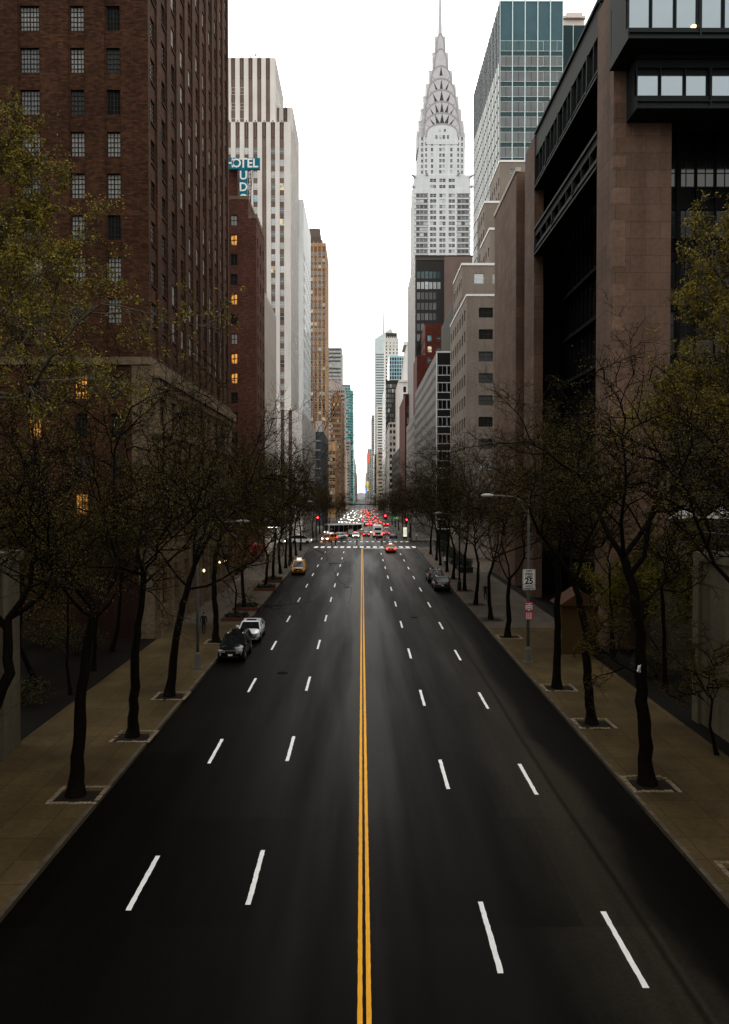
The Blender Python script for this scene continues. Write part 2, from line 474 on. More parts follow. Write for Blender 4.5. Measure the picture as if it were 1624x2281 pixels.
# ------------------------------------------------------------------ buildings: toolkit
class Face:
    """one facade plane: u metres along it, v = height, d = depth into the wall"""
    def __init__(s, O, U, W, rz): s.O, s.U, s.W, s.rz = O, U, W, rz; s.N = (U[1], -U[0])
    def p(s, u, v, d=0.0):
        return (s.O[0]+s.U[0]*u-s.N[0]*d, s.O[1]+s.U[1]*u-s.N[1]*d, v)
def fbox(mb, F, u0, u1, v0, v1, d0, d1, m=0):
    """box on a face between depths d0 (outer) and d1 (inner)"""
    P = [F.p(u, v, d) for d in (d0, d1) for v in (v0, v1) for u in (u0, u1)]
    n = len(mb.v); mb.v += P
    for f in ((0,1,3,2), (5,4,6,7), (4,0,2,6), (1,5,7,3), (2,3,7,6), (4,5,1,0)):
        mb.f.append(tuple(n+i for i in f)); mb.m.append(m)
def holes(mb, F, v0, v1, cols, rows, depth, u0=0.0, u1=None, m=0):
    W = F.W if u1 is None else u1
    q = lambda a, b, c, d: (mb.quad([F.p(a, c), F.p(b, c), F.p(b, d), F.p(a, d)], m) if b-a > 1e-4 and d-c > 1e-4 else None)
    vb = v0
    for (a, b) in rows:
        q(u0, W, vb, a); ub = u0
        for (s, e) in cols:
            q(ub, s, a, b); ub = e
            mb.quad([F.p(s,a), F.p(s,b), F.p(s,b,depth), F.p(s,a,depth)], m)
            mb.quad([F.p(e,b), F.p(e,a), F.p(e,a,depth), F.p(e,b,depth)], m)
            mb.quad([F.p(s,a), F.p(s,a,depth), F.p(e,a,depth), F.p(e,a)], m)
            mb.quad([F.p(s,b), F.p(e,b), F.p(e,b,depth), F.p(s,b,depth)], m)
        q(ub, W, a, b); vb = b
    q(u0, W, vb, v1)
def even(W, n, w, margin=None):
    """n openings of width w spread over W"""
    if margin is None:
        g_ = (W-n*w)/n
        return [(g_/2+i*(w+g_), g_/2+i*(w+g_)+w) for i in range(n)]
    st = (W-2*margin-w)/max(1, n-1)
    return [(margin+i*st, margin+i*st+w) for i in range(n)]
def floors(z0, z1, step, h, sill=0.9):
    out = []; z = z0
    while z+sill+h < z1-0.2: out.append((z+sill, z+sill+h)); z += step
    return out
WMESH = {}
def win_geo(mb, w, h, nx, nz, bar, rail=True):
    """window in its own plane, centred on x, outside towards -y: pane (slot 0) and bars (slot 1)"""
    mb.quad([(-w/2, 0.03, 0), (w/2, 0.03, 0), (w/2, 0.03, h), (-w/2, 0.03, h)], 0)
    if bar <= 0: return
    mb.box(-w/2, -w/2+bar, -0.03, 0.03, 0, h, 1, 'nw'); mb.box(w/2-bar, w/2, -0.03, 0.03, 0, h, 1, 'ne')
    mb.box(-w/2+bar, w/2-bar, -0.031, 0.03, 0, bar, 1, 'new'); mb.box(-w/2+bar, w/2-bar, -0.031, 0.03, h-bar, h, 1, 'new')
    for i in range(1, nx):
        x = -w/2+w*i/nx; bb = bar*(0.75 if nx > 3 and i*2 == nx else 0.4)
        mb.box(x-bb, x+bb, -0.02, 0.029, bar, h-bar, 1, 'ntb')
    for i in range(1, nz):
        z = h*i/nz; bb = bar*0.4
        mb.box(-w/2+bar, w/2-bar, -0.018, 0.028, z-bb, z+bb, 1, 'new')
STYLE = {  # nx, nz, bar, frame material, pane weights
 'casement': (4, 5, 0.055, 'frame_dark', dict(blind=6, dark=2.5, grey=2, pale=1)),
 'casement_wide': (6, 5, 0.055, 'frame_dark', dict(blind=5, dark=3, grey=3, pale=1)),
 'hotel': (2, 2, 0.12, 'frame_dark', dict(dark=6, grey=5, blind=2)),
 'sash': (1, 2, 0.06, 'frame_pale', dict(pale=4, blind=6, grey=4, blue=1, lamp=0.5)),
 'sash_dark': (1, 2, 0.05, 'frame_bronze', dict(dark=7, grey=4, blind=1, lamp=0.15)),
 'office': (2, 1, 0.06, 'frame_bronze', dict(dark=6, grey=4, blind=1, lamp=0.25)),
 'tan': (1, 2, 0.08, 'frame_pale', dict(dark=6, grey=5, blind=2, lamp=0.35)),
 'tower': (1, 2, 0.08, 'frame_pale', dict(grey=5, dark=6, blind=2, pale=1)),
 'band': (1, 1, 0.10, 'frame_pale', dict(grey=5, dark=4, blind=2, pale=1)),
 'strip': (1, 1, 0.0, 'frame_bronze', dict(dark=5, grey=5, blind=1)),
 'greytower': (1, 1, 0.06, 'frame_teal', dict(grey=6, lamp=0.1)),
 'steelgrid': (3, 2, 0.05, 'frame_bronze', dict(dark=8, grey=3, blind=1)),
 'whitegrid': (2, 1, 0.05, 'frame_pale', dict(black=1)),
 'gallery': (1, 1, 0.05, 'frame_dark', dict(mirror=1)),
 'bigdark': (2, 2, 0.07, 'frame_dark', dict(dark=6, grey=2)),
}
def pick(wt):
    t = rnd.random()*sum(wt.values())
    for k, v in wt.items():
        t -= v
        if t <= 0: return k
    return k
class Building:
    def __init__(s, name, label, cat, x0, x1, y0, y1, ztop, side, zb=None, group=None):
        s.x0, s.x1, s.y0, s.y1, s.zt, s.side = x0, x1, y0, y1, ztop, side
        s.zb = gz(y0)-0.3 if zb is None else zb
        s.root = thing(name, label, cat, ((x0+x1)/2, y0, s.zb), group=group)
        s.wins = []; s.wall = MB()
    def east(s, x0=None, x1=None, y0=None):
        x0 = s.x0 if x0 is None else x0; x1 = s.x1 if x1 is None else x1; y0 = s.y0 if y0 is None else y0
        return Face((x0, y0), (1, 0), x1-x0, 0.0)
    def street(s, x=None, y0=None, y1=None):
        y0 = s.y0 if y0 is None else y0; y1 = s.y1 if y1 is None else y1
        if s.side == 'L':
            return Face((s.x1 if x is None else x, y0), (0, 1), y1-y0, math.pi/2)
        return Face((s.x0 if x is None else x, y1), (0, -1), y1-y0, -math.pi/2)
    def shell(s, mb=None, zt=None, faces='wnt', m=0, box=None, zb=None):
        """the faces without their own facade: far side, back and roof"""
        x0, x1, y0, y1 = box or (s.x0, s.x1, s.y0, s.y1)
        mb = mb or s.wall; zt = s.zt if zt is None else zt; zb = s.zb if zb is None else zb
        inner = ('w' if s.side == 'L' else 'e')
        sk = {'b'} | (set('senwt') - set(faces.replace('w', inner) if s.side == 'R' else faces))
        mb.box(x0, x1, y0, y1, zb, zt, m, ''.join(sk))
    def put(s, F, cols, rows, depth, style, name='window', pane=None):
        for (a, b) in cols:
            for (c, d) in rows:
                s.wins.append((F, a, b, c, d, depth, style, pane or pick(STYLE[style][4]), name))
    def part(s, name, mb, mat, **k):
        return mb.build(name, mat, s.root, **k)
    def finish(s, wallmat, limit=100, tiny=1.2, wname='wall'):
        if s.wall.f: s.part(wname, s.wall, wallmat)
        rows = []
        for w in s.wins:
            F, a, b, c, d, dep, st, pane, nm = w
            P = F.p((a+b)/2, (c+d)/2, dep); Y = max(P[1], 1)
            px = VX+P[0]/Y*FPX; py = VY-(P[2]-H)/Y*FPX
            inside = -20 < px < 1644 and -20 < py < 2300
            facing = abs(F.N[1]) if abs(F.N[1]) > 0.5 else abs(P[0])/math.hypot(P[0], Y)
            ww, hh = (b-a)*facing/Y*FPX*0.449, (d-c)/Y*FPX*0.449
            rows.append((inside, ww*hh, w))
        rows.sort(key=lambda r: (-int(r[0]), -r[1]))
        rest, ox, oy, oz = [], *s.root.matrix_basis.translation
        n = 0
        for inside, area, w in rows:
            F, a, b, c, d, dep, st, pane, nm = w
            nx, nz, bar, fm, _ = STYLE[st]
            if inside and n < limit and area > tiny:
                key = (round(b-a, 2), round(d-c, 2), st, pane)
                if key not in WMESH:
                    mb = MB(); win_geo(mb, b-a, d-c, nx, nz, bar)
                    WMESH[key] = mb.mesh('window', [G[pane], M[fm]])
                P = F.p((a+b)/2, c, dep)
                link(nm, WMESH[key], s.root, (P[0]-ox, P[1]-oy, P[2]-oz), F.rz); n += 1
            else: rest.append(w)
        if rest:
            mb = MB(); mats = []; idx = {}
            def mi(mt):
                if mt.name not in idx: idx[mt.name] = len(mats); mats.append(mt)
                return idx[mt.name]
            for F, a, b, c, d, dep, st, pane, nm in rest:
                nx, nz, bar, fm, _ = STYLE[st]
                mb.quad([F.p(a, c, dep-.03), F.p(b, c, dep-.03), F.p(b, d, dep-.03), F.p(a, d, dep-.03)], mi(G[pane]))
                if bar > 0 and (nz > 1 or nx > 1):
                    z = (c+d)/2; mb.quad([F.p(a, z-bar/2, dep-.05), F.p(b, z-bar/2, dep-.05), F.p(b, z+bar/2, dep-.05), F.p(a, z+bar/2, dep-.05)], mi(M[fm]))
            tag(s.part('small_windows', mb, mats), kind='stuff')
        return s.root
def ledge(mb, F, z0, z1, out, u0=-0.0, u1=None, m=0): fbox(mb, F, u0, F.W if u1 is None else u1, z0, z1, -out, 0.02, m)
def parapet(B, mat, h=0.9, t=0.35, out=0.06, zt=None, box=None):
    x0, x1, y0, y1 = box or (B.x0, B.x1, B.y0, B.y1); z = B.zt if zt is None else zt
    p = MB()
    p.box(x0-out, x1+out, y0-out, y0+t, z-0.25, z+h); p.box(x0-out, x1+out, y1-t, y1+out, z-0.25, z+h)
    p.box(x0-out, x0+t, y0+t+.002, y1-t-.002, z-0.24, z+h-.003); p.box(x1-t, x1+out, y0+t+.002, y1-t-.002, z-0.24, z+h-.003)
    B.part('parapet', p, mat)

# ------------------------------------------------------------------ left of the street
BRICK = wall_mat('dark_brick', (0.047, 0.0195, 0.0098), var=0.32, blotch=0.28, streak=0.15, brick=(0.42, 0.135, 0.012), mortar=(0.024, 0.015, 0.010), bmix=0.45)
BRICK2 = wall_mat('brown_brick', (0.075, 0.031, 0.022), var=0.25, blotch=0.2, streak=0.15, brick=(0.5, 0.16, 0.015), bmix=0.3)
BRICKR = wall_mat('red_brick', (0.10, 0.027, 0.019), var=0.2, blotch=0.2, streak=0.15, brick=(0.5, 0.16, 0.015), bmix=0.25)
STONE = wall_mat('limestone', (0.135, 0.098, 0.063), block=(1.4, 0.7, 0.014), bmix=0.12, streak=0.3)
PALEST = wall_mat('pale_stone', (0.40, 0.365, 0.33), var=0.08, blotch=0.12, streak=0.18)
WHITEB = wall_mat('white_brick', (0.50, 0.475, 0.455), var=0.05, blotch=0.08, streak=0.10)
SPAND = wall_mat('brown_spandrel', (0.135, 0.098, 0.080), var=0.2, blotch=0.2, streak=0.2)
TAN = wall_mat('tan_brick', (0.32, 0.195, 0.105), var=0.12, blotch=0.2, streak=0.25)
GRANITE = wall_mat('pink_granite', (0.112, 0.070, 0.050), var=0.16, blotch=0.22, streak=0.22, block=(2.2, 1.25, 0.018), bmix=0.14)
GRANITE2 = wall_mat('quoin_granite', (0.142, 0.088, 0.064), var=0.25, blotch=0.2, streak=0.15)
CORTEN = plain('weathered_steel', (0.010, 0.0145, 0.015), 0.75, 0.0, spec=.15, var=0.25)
GREYST = wall_mat('grey_stone', (0.165, 0.138, 0.118), var=0.14, blotch=0.15, streak=0.15)
GREYBR = wall_mat('grey_brick', (0.115, 0.094, 0.076), var=0.2, blotch=0.2, streak=0.15, brick=(0.45, 0.15, 0.012), bmix=0.25)
BRONZE = wall_mat('bronze_panel', (0.050, 0.038, 0.031), var=0.1, blotch=0.12, streak=0.2, rough=0.5, spec=0.4)
PINKBR = wall_mat('brown_end_wall', (0.155, 0.112, 0.098), var=0.1, blotch=0.1, streak=0.1)
BLACKP = plain('black_panel', (0.007, 0.0075, 0.008), 0.4)
CONC = wall_mat('concrete_wall', (0.105, 0.088, 0.058), var=0.15, blotch=0.25, streak=0.45, block=(2.4, 2.6, 0.02), bmix=0.06)

# --- the dark brick tower
YT = 63.0
B = Building('brick_tower', 'tall dark brown brick tower with steel casement windows and a stone street base', 'building',
             -46, -16.72, YT, 101, 92, 'L')
E = B.east(); S = B.street()
BAND = 22.6
cx = [gx(74, YT), gx(178, YT), gx(257.5, YT)]
cols = []
for x, w in sorted([(cx[0], 1.50), (cx[1], 1.08), (cx[2], 1.06), (gx(-20, YT), 1.5), (gx(-110, YT), 1.08), (gx(-215, YT), 1.5)]):
    cols.append((x-w/2-B.x0, x+w/2-B.x0))
bot0 = gh(80, YT)
rows = sorted([(bot0-3.25*k, bot0-3.25*k+1.92) for k in range(-13, 8)])
rows = [r_ for r_ in rows if r_[0] > BAND+1 and r_[1] < 90]
# shallow channels down the window columns, windows set deeper inside them
chan = [(a-0.12, b+0.12) for a, b in cols]
holes(B.wall, E, BAND+.6, 92, chan, [(BAND+1.0, 91)], 0.10)
EC = Face((B.x0, B.y0+0.10), (1, 0), E.W, 0.0)
for (a, b), (ca, cb) in zip(chan, cols):
    holes(B.wall, EC, BAND+1.0, 91, [(ca, cb)], rows, 0.22, u0=a, u1=b)
B.put(EC, [c for c, w in zip(cols, cols) if c[1]-c[0] > 1.3], rows, 0.2, 'casement_wide')
B.put(EC, [c for c in cols if c[1]-c[0] < 1.3], rows, 0.2, 'casement')
# below the band: brick with narrower windows, some of them lamplit
lowc = [(gx(x, YT)-w/2-B.x0, gx(x, YT)+w/2-B.x0) for x, w in ((-90, 1.0), (79, 1.0), (182, 0.98), (262, 0.98))]
lowr = sorted([(gh(y1_, YT), gh(y0_, YT)) for y0_, y1_ in ((838, 890), (922, 975), (1012, 1062), (1100, 1147), (1195, 1240), (1290, 1340))])
holes(B.wall, E, B.zb, BAND, lowc, lowr, 0.22)
for ci, c in enumerate(lowc):
    for ri, r_ in enumerate(lowr):
        lit = (ci, ri) in ((1, 4), (2, 2), (2, 5))
        B.put(E, [c], [r_], 0.2, 'casement', pane='warm' if lit else ('dark' if rnd.random() < .8 else 'grey'))
# street side: brick piers with windows deep between them
scol = even(S.W, 11, 2.05, 0.75)
srow = sorted([(bot0-3.25*k+0.1, bot0-3.25*k+1.95) for k in range(-13, 8)])
srow = [r_ for r_ in srow if r_[0] > BAND+1.2 and r_[1] < 90]
holes(B.wall, S, BAND+.6, 92, scol, [(BAND+1.0, 91)], 0.16)
SC_ = Face((B.x1-0.16, B.y0), (0, 1), S.W, math.pi/2)
for c in scol: holes(B.wall, SC_, BAND+1.0, 91, [(c[0]+.2, c[1]-.2)], srow, 0.16, u0=c[0], u1=c[1])
B.put(SC_, [(a+.2, b-.2) for a, b in scol], srow, 0.14, 'casement')
for c in scol:
    for r_ in srow: fbox(B.wall, SC_, c[0]+.1, c[1]-.1, r_[0]-.12, r_[0]-.005, -.10, .02)
holes(B.wall, S, B.zb, BAND+.6, [], [], 0.1)
B.shell(faces='wnt')
bd = MB(); fbox(bd, E, 0, E.W+0.25, BAND, BAND+.6, -0.22, 0.02); fbox(bd, S, 0.021, S.W, BAND, BAND+.6, -0.22, 0.02)
B.part('stone_band', bd, STONE)
# limestone street base with tall window bays and a bracketed cornice
sb = MB(); SB = Face((B.x1+0.30, B.y0-0.10), (0, 1), S.W+0.1, math.pi/2)
bays = even(SB.W, 9, 2.0, 2.2)
rb = [(3.2, 6.4), (8.2, 11.8), (13.4, 16.2), (18.0, 20.4)]
holes(sb, SB, B.zb, BAND-0.05, bays, rb, 0.35)
EB = Face((gx(296, YT), B.y0-0.10), (1, 0), B.x1+0.30-gx(296, YT), 0.0)
holes(sb, EB, 9.8, BAND-0.05, [], [], .1)
sb.quad([(EB.O[0], YT-.1, BAND-.05), (B.x1+.3, YT-.1, BAND-.05), (B.x1+.3, 101, BAND-.05), (EB.O[0], 101, BAND-.05)])
EB2 = Face((B.x1-.9, B.y0-0.10), (1, 0), 1.2, 0.0); holes(sb, EB2, B.zb, 9.8, [], [], .1)
for a, b in zip([0]+[q[1] for q in bays], [q[0] for q in bays]+[SB.W]):
    fbox(sb, SB, (a+b)/2-.45, (a+b)/2+.45, 0.3, 17.2, -0.28, .02); fbox(sb, SB, (a+b)/2-.6, (a+b)/2+.6, 0.2, 2.4, -0.40, .02)
B.part('stone_base', sb, STONE)
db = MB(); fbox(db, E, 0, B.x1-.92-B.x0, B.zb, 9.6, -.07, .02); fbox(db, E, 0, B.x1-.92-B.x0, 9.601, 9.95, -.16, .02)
B.part('base_wall', db, wall_mat('maroon_lower_face', (0.020, 0.0085, 0.0058), .2, .25, .3, block=(1.6, .8, .012), bmix=.12))  # darker maroon facing over the lower east brick
co = MB(); fbox(co, SB, 0, SB.W, BAND-1.0, BAND-.06, -0.55, .02); fbox(co, SB, 0, SB.W, 17.2, 17.8, -0.35, .02)
i = 0.3
while i < SB.W-.4: fbox(co, SB, i, i+.35, BAND-1.7, BAND-1.001, -0.4, .02); i += .95
B.part('cornice', co, STONE)
B.put(SB, bays, rb, 0.3, 'bigdark')
B.finish(BRICK)

# --- the hotel, with its blade sign on the roof
YH = 127.0
B = Building('brick_hotel', 'brown brick hotel with stepped roof parapet and one lamplit window, below the teal sign', 'building', -40, -16.7, YH, 137.4, 59.4, 'L')
xu = gx(554.7, YH)
Eu = B.east(x1=xu); El = Face((xu, YH), (1, 0), B.x1-xu, 0.0); S = B.street(); Su = Face((xu, YH), (0, 1), S.W, math.pi/2)
wc = gx(523.2, YH)-B.x0
hc = [(wc-.55+o, wc+.55+o) for o in (-12.8, -8.6, -4.4, 0)]
t0 = gh(507.6, YH); hr = sorted([(t0-3.12*k, t0-3.12*k+1.78) for k in range(0, 16)])
zl = 56.3
holes(B.wall, Eu, B.zb, B.zt, hc, hr, .2); holes(B.wall, El, B.zb, zl, [], [], .2)
sr = [(a, b) for a, b in hr if b < zl-1]
sc_ = even(S.W, 3, 1.15)
holes(B.wall, S, B.zb, zl, sc_, sr, .14); B.put(S, sc_, sr, .12, 'hotel')
holes(B.wall, Su, zl, B.zt, [], [], .1)
for k, c in enumerate(hc):
    for q, r_ in enumerate(reversed(hr)):
        B.put(Eu, [c], [r_], .18, 'hotel', pane='warm' if (k == 3 and q in (1, 4, 7, 8)) else None)
B.wall.quad([(xu, YH, zl), (B.x1, YH, zl), (B.x1, B.y1, zl), (xu, B.y1, zl)])
B.wall.box(B.x0, xu, YH, B.y1, B.zb, B.zt, 0, 'bse')
B.wall.box(xu, B.x1, YH+.01, B.y1, B.zb, zl-.01, 0, 'bset')
B.wall.box(-40, gx(531, 131), 131, 137, B.zt-.1, gh(372, 131), 0, 'b')
cp = MB()
for k in range(6): cp.box(B.x1-.45, B.x1+.08, YH+.3+1.72*k, YH+1.2+1.72*k, zl-.3, zl+.75)
cp.box(xu-.3, xu+.06, YH-.05, B.y1, B.zt-.2, B.zt+.35); cp.box(B.x0, xu-.301, YH-.05, YH+.3, B.zt-.2, B.zt+.35)
cp.box(xu+.061, B.x1+.06, YH-.05, YH+.25, zl-.1, zl+.45)
B.part('coping', cp, STONE)
B.finish(BRICK2)
def text_mesh(name, s, size, ext=0.02, bold=0.0, align='CENTER'):
    cu = bpy.data.curves.new(name, 'FONT'); cu.body = s; cu.size = size; cu.extrude = ext; cu.offset = bold
    cu.align_x = align; cu.align_y = 'CENTER'; cu.resolution_u = 3
    o = bpy.data.objects.new(name, cu); COL.objects.link(o)
    dg = bpy.context.evaluated_depsgraph_get()
    me = bpy.data.meshes.new_from_object(o.evaluated_get(dg))
    bpy.data.objects.remove(o); bpy.data.curves.remove(cu)
    me.transform(Matrix.Rotation(math.radians(90), 4, 'X'))        # upright, facing -Y
    return me
def lettering(parent, s, size, loc, mat, rz=0.0, name='lettering', bold=0.0, sx=1.0, ext=0.02):
    me = text_mesh(name, s, size, ext, bold); me.transform(Matrix.Scale(sx, 4, (1, 0, 0)))
    me.materials.clear(); me.materials.append(mat)
    return link(name, me, parent, loc, rz)
YS = 130.0
sg = thing('hotel_sign', 'teal blade sign with big white capital letters on the hotel roof', 'sign', (gx(544.5, YS), YS, 59.4))
k_ = YS/FPX; zt_ = gh(358.5, YS)-59.4; zb_ = gh(383.5, YS)-59.4
tealp = plain('sign_teal', (0.008, 0.135, 0.20), 0.4, var=0.15)
mb = MB(); mb.box(-36.5*k_, 36.5*k_, 0, .45, zb_, zt_); mb.local('board', tealp, sg)
mb = MB(); mb.box(-8.9*k_, 8.9*k_, .02, .40, 0.4, zb_-.003); mb.local('board', tealp, sg)
whl = plain('sign_letter_white', (0.80, 0.82, 0.80), 0.5, var=0.05)
zc = (zt_+zb_)/2
for ch, x in (('H', -30), ('O', -15.2), ('T', 0), ('E', 14.2), ('L', 26.5)):
    lettering(sg, ch, 2.0 if ch != 'T' else 2.2, (x*k_, -.03, zc), whl, bold=0.035, sx=.95)
for i, ch in enumerate('UDOR'): lettering(sg, ch, 1.95, (0, -.01, zc-1.86*(i+1)-.1), whl, bold=0.035, sx=.95)
mb = MB()
for x in (11.5, 15.5): mb.tube([(x*k_, .5, 0), (x*k_, .5, zb_)], .07, 4)
z = .3
while z < zb_: mb.tube([(11.5*k_, .5, z), (15.5*k_, .5, z)], .05, 4); z += .6
for x in (-20, 20): mb.tube([(x*k_, .6, zb_+.5), (x*k_*.3, 3.5, 0)], .05, 4)
mb.local('ladder_frame', plain('sign_frame_rust', (0.05, 0.025, 0.02), 0.7), sg)

# --- ribbed pale stone block at the avenue corner
B = Building('ribbed_stone_building', 'pale stone building with closely ribbed blank street wall, between hotel and avenue', 'building', -34, -16.75, 137.5, 156.5, 46.5, 'L')
S = B.street(); holes(B.wall, S, B.zb, B.zt, [], [], .1); B.shell(faces='swnt')
rb = MB(); u = .2
while u < S.W-.3: fbox(rb, S, u, u+.5, 5, B.zt+.7, -.16, .05); u += 1.55
B.part('rib', rb, PALEST)
B.finish(PALEST)

# --- the white striped tower across the avenue
YD = 215.0
B = Building('striped_tower', 'tall white tower with brown window stripes and stepped top, left of the sky gap', 'building', -48, gx(649, YD), YD, 241, gh(280, YD), 'L')
def striped(B, E, z0, z1, pitch, w, floorh, winh, off=0, blank=(), style='sash', topdark=5.0):
    dp = .45 if E.rz == 0 else .14
    n = int((E.W-off)/pitch)
    cols = sorted([(E.W-off-pitch*(i+1)+(pitch-w)/2-.3, E.W-off-pitch*(i+1)+(pitch-w)/2+w-.3) for i in range(n)])
    cols = [c for c in cols if c[0] > .1]
    holes(B.wall, E, z0, z1, cols, [(z0+.5, z1-.05)], dp)
    sp = MB(); rows = floors(z0+1, z1-topdark, floorh, winh, .9)
    for i, c in enumerate(cols):
        e_ = dp-.05; sp.quad([E.p(c[0], z0+.5, e_), E.p(c[1], z0+.5, e_), E.p(c[1], z1-.05, e_), E.p(c[0], z1-.05, e_)])
        if (n-1-i) in blank: continue
        B.put(E, [c], rows, dp-.07, style)
    for c in cols:
        m_ = (c[0]+c[1])/2
        fbox(sp, E, m_-.12, m_+.12, z1-topdark*.9, z1+.5, .03, dp-.06)
    B.part('spandrel', sp, SPAND)
    return cols
E = B.east(); S = B.street()
ztop_l = B.zt; z_mid = gh(248.5, 224); z_up = gh(140, 220)
striped(B, E, B.zb, ztop_l, 2.36, 1.15, 3.15, 1.75, off=.9, blank=(2,), topdark=4.5)
# street side: narrow stripes
striped(B, S, B.zb, ztop_l, 2.2, 0.95, 3.15, 1.75, off=.4, topdark=4.5)
B.wall.box(B.x0, B.x1, B.y0, B.y1, B.zb, ztop_l, 0, 'bse')
# upper block and the shoulder beside it
xm = gx(653.8, 224); Em = Face((gx(610, 224), 224), (1, 0), xm-gx(610, 224), 0.); Sm = Face((xm, 224), (0, 1), 22, math.pi/2)
striped(B, Em, ztop_l-.4, z_mid, 2.36, 1.15, 3.15, 1.75, off=.6, topdark=3.5); striped(B, Sm, ztop_l-20, z_mid, 2.2, .95, 3.15, 1.75, topdark=3.5)
B.wall.box(Em.O[0], xm, 224, 246, ztop_l-20, z_mid, 0, 'bse')
xu = gx(616, 220); Eu = Face((-46, 220), (1, 0), xu+46, 0.); Su = Face((xu, 220), (0, 1), 22, math.pi/2)
striped(B, Eu, ztop_l-.4, z_up, 2.38, 1.15, 4.2, 1.9, off=.6, blank=(0, 1, 2), topdark=6); striped(B, Su, ztop_l, z_up, 2.2, .95, 3.15, 1.75, topdark=6)
B.wall.box(-46, xu, 220, 242, ztop_l-.4, z_up, 0, 'bse')
mb = MB()
for x, h in ((562, 3.0), (572, 4.4), (580, 3.2)): mb.tube([(gx(x, 226), 226, z_up), (gx(x, 226), 226, z_up+h)], .14, 5); mb.box(gx(x, 226)-.3, gx(x, 226)+.4, 225.8, 226.2, z_up+h-.5, z_up+h)
mb.box(gx(560, 226), gx(582, 226), 225.9, 226.1, z_up+2.0, z_up+2.2)
B.part('roof_mast', mb, M['steel'])
B.finish(WHITEB)

# --- low striped annex at the avenue corner
YA = 200.0
B = Building('striped_annex', 'low white corner annex with three dark window stripes and a flagpole', 'building', -30, gx(673.5, YA), YA, 258, gh(914.5, YA), 'L')
E = B.east(); S = B.street()
striped(B, E, B.zb, B.zt, 1.95, .92, 3.2, 1.6, off=1.7, topdark=1.0, style='sash_dark')
holes(B.wall, S, B.zb, B.zt, [], [], .1); B.shell(faces='wnt')
a_ = MB(); a_.box(-19, -16.6, 222, 240, B.zt-.1, B.zt+1.6)
a_.tube([(gx(699, 236), 236, B.zt), (gx(699, 236), 236, gh(842, 236))], [.12, .05], 5)
B.part('flagpole', a_, M['frame_dark'])
B.finish(WHITEB)

# --- white slab with a dark window grid, behind the striped tower
B = Building('grid_slab', 'white slab block with dense dark window rows, behind the striped tower', 'building', gx(662, 246), gx(677, 246), 246, 281, gh(449, 246), 'L')
E = B.east(); S = B.street()
holes(B.wall, E, B.zb, B.zt, [], [], .1)
cs = even(S.W, 12, 2.0); rs = floors(B.zb+4, B.zt-14, 3.3, 2.3); holes(B.wall, S, B.zb, B.zt, cs, rs, .1); B.put(S, cs, rs, .08, 'strip', pane='dark')
B.shell(faces='wnt'); B.finish(wall_mat('white_tile', (0.70, 0.73, 0.74), .04, .06, .08), limit=60)

# --- low grey block with a metal roof hut
B = Building('grey_slab', 'dark grey narrow block with pale window lines, next to the white annex', 'building', gx(700, 311), gx(721, 311), 311, 356, gh(962, 311), 'L')
E = B.east(); S = B.street()
cs = [(E.W-3.2, E.W-1.2)]; rs = floors(B.zb+3, B.zt-1, 3.6, .5, 1.5); holes(B.wall, E, B.zb, B.zt, cs, rs, .15); B.put(E, cs, rs, .12, 'strip', pane='pale')
holes(B.wall, S, B.zb, B.zt, [], [], .1); B.shell(faces='wnt')
hb = MB(); hb.box(gx(703, 318), gx(718, 318), 318, 340, B.zt, gh(938, 318)); B.part('roof_hut', hb, PALEST)
B.finish(wall_mat('slate_panel', (0.055, 0.06, 0.07), .1, .1, .1))

# --- tan stepped tower
Y1 = 440.0
B = Building('tan_tower', 'tan brick stepped skyscraper with a dark crown, in the left distance', 'building', gx(690, 455), gx(726.4, 455), 455, 496, gh(545, 455), 'L')
E = B.east(); S = B.street(); W0 = E.W
cs = even(E.W, 4, 1.45); rs = floors(40, B.zt-3, 3.6, 1.9)
holes(B.wall, E, B.zb, B.zt, cs, [(40, B.zt-2)], .35); B.put(E, cs, rs, .24, 'tan')
spt = MB()
for c in cs: spt.quad([E.p(c[0], 40, .3), E.p(c[1], 40, .3), E.p(c[1], B.zt-2, .3), E.p(c[0], B.zt-2, .3)])
B.part('spandrel', spt, wall_mat('tan_spandrel', (.17, .095, .055), .2, .2, .2))
cs2 = even(S.W, 9, 1.4); holes(B.wall, S, B.zb, B.zt, cs2, rs, .3); B.put(S, cs2, rs, .28, 'tan')
B.wall.box(B.x0, B.x1, 455, 496, B.zb, B.zt, 0, 'bse')
# shoulders and base tiers towards the street
def tier(x0, x1, y0, y1, zt, n, zlow, ns=10):
    Et = Face((x0, y0), (1, 0), x1-x0, 0.); St = Face((x1, y0), (0, 1), y1-y0, math.pi/2)
    rr = floors(zlow, zt-1.5, 3.6, 1.8); c1 = even(Et.W, n, 1.35); c2 = even(St.W, ns, 1.4)
    holes(B.wall, Et, B.zb, zt, c1, rr, .3); B.put(Et, c1, rr, .28, 'tan'); holes(B.wall, St, B.zb, zt, c2, rr, .3); B.put(St, c2, rr, .28, 'tan')
    B.wall.box(x0, x1, y0, y1, B.zb, zt, 0, 'bse')
tier(gx(690, 440), gx(728, 440), 440, 454, gh(1000, 440), 4, 8)
tier(gx(728.2, 440), gx(745.5, 440), 440, 520, gh(985, 440), 3, 6, 16)
tier(gx(722, 432), gx(747, 432), 430, 439.8, gh(985, 432), 4, 5, 3)
cr = MB()
x0, x1 = gx(692, 456), gx(711.5, 456)
cr.box(x0, x1, 456.5, 490, B.zt-.2, gh(528, 456)); cr.box(x0-1.5, x1+.4, 457, 489, gh(528, 456)-.01, gh(512, 456))
cr.box(x0, gx(719, 456), 457.5, 491, B.zt-.1, gh(538, 457))
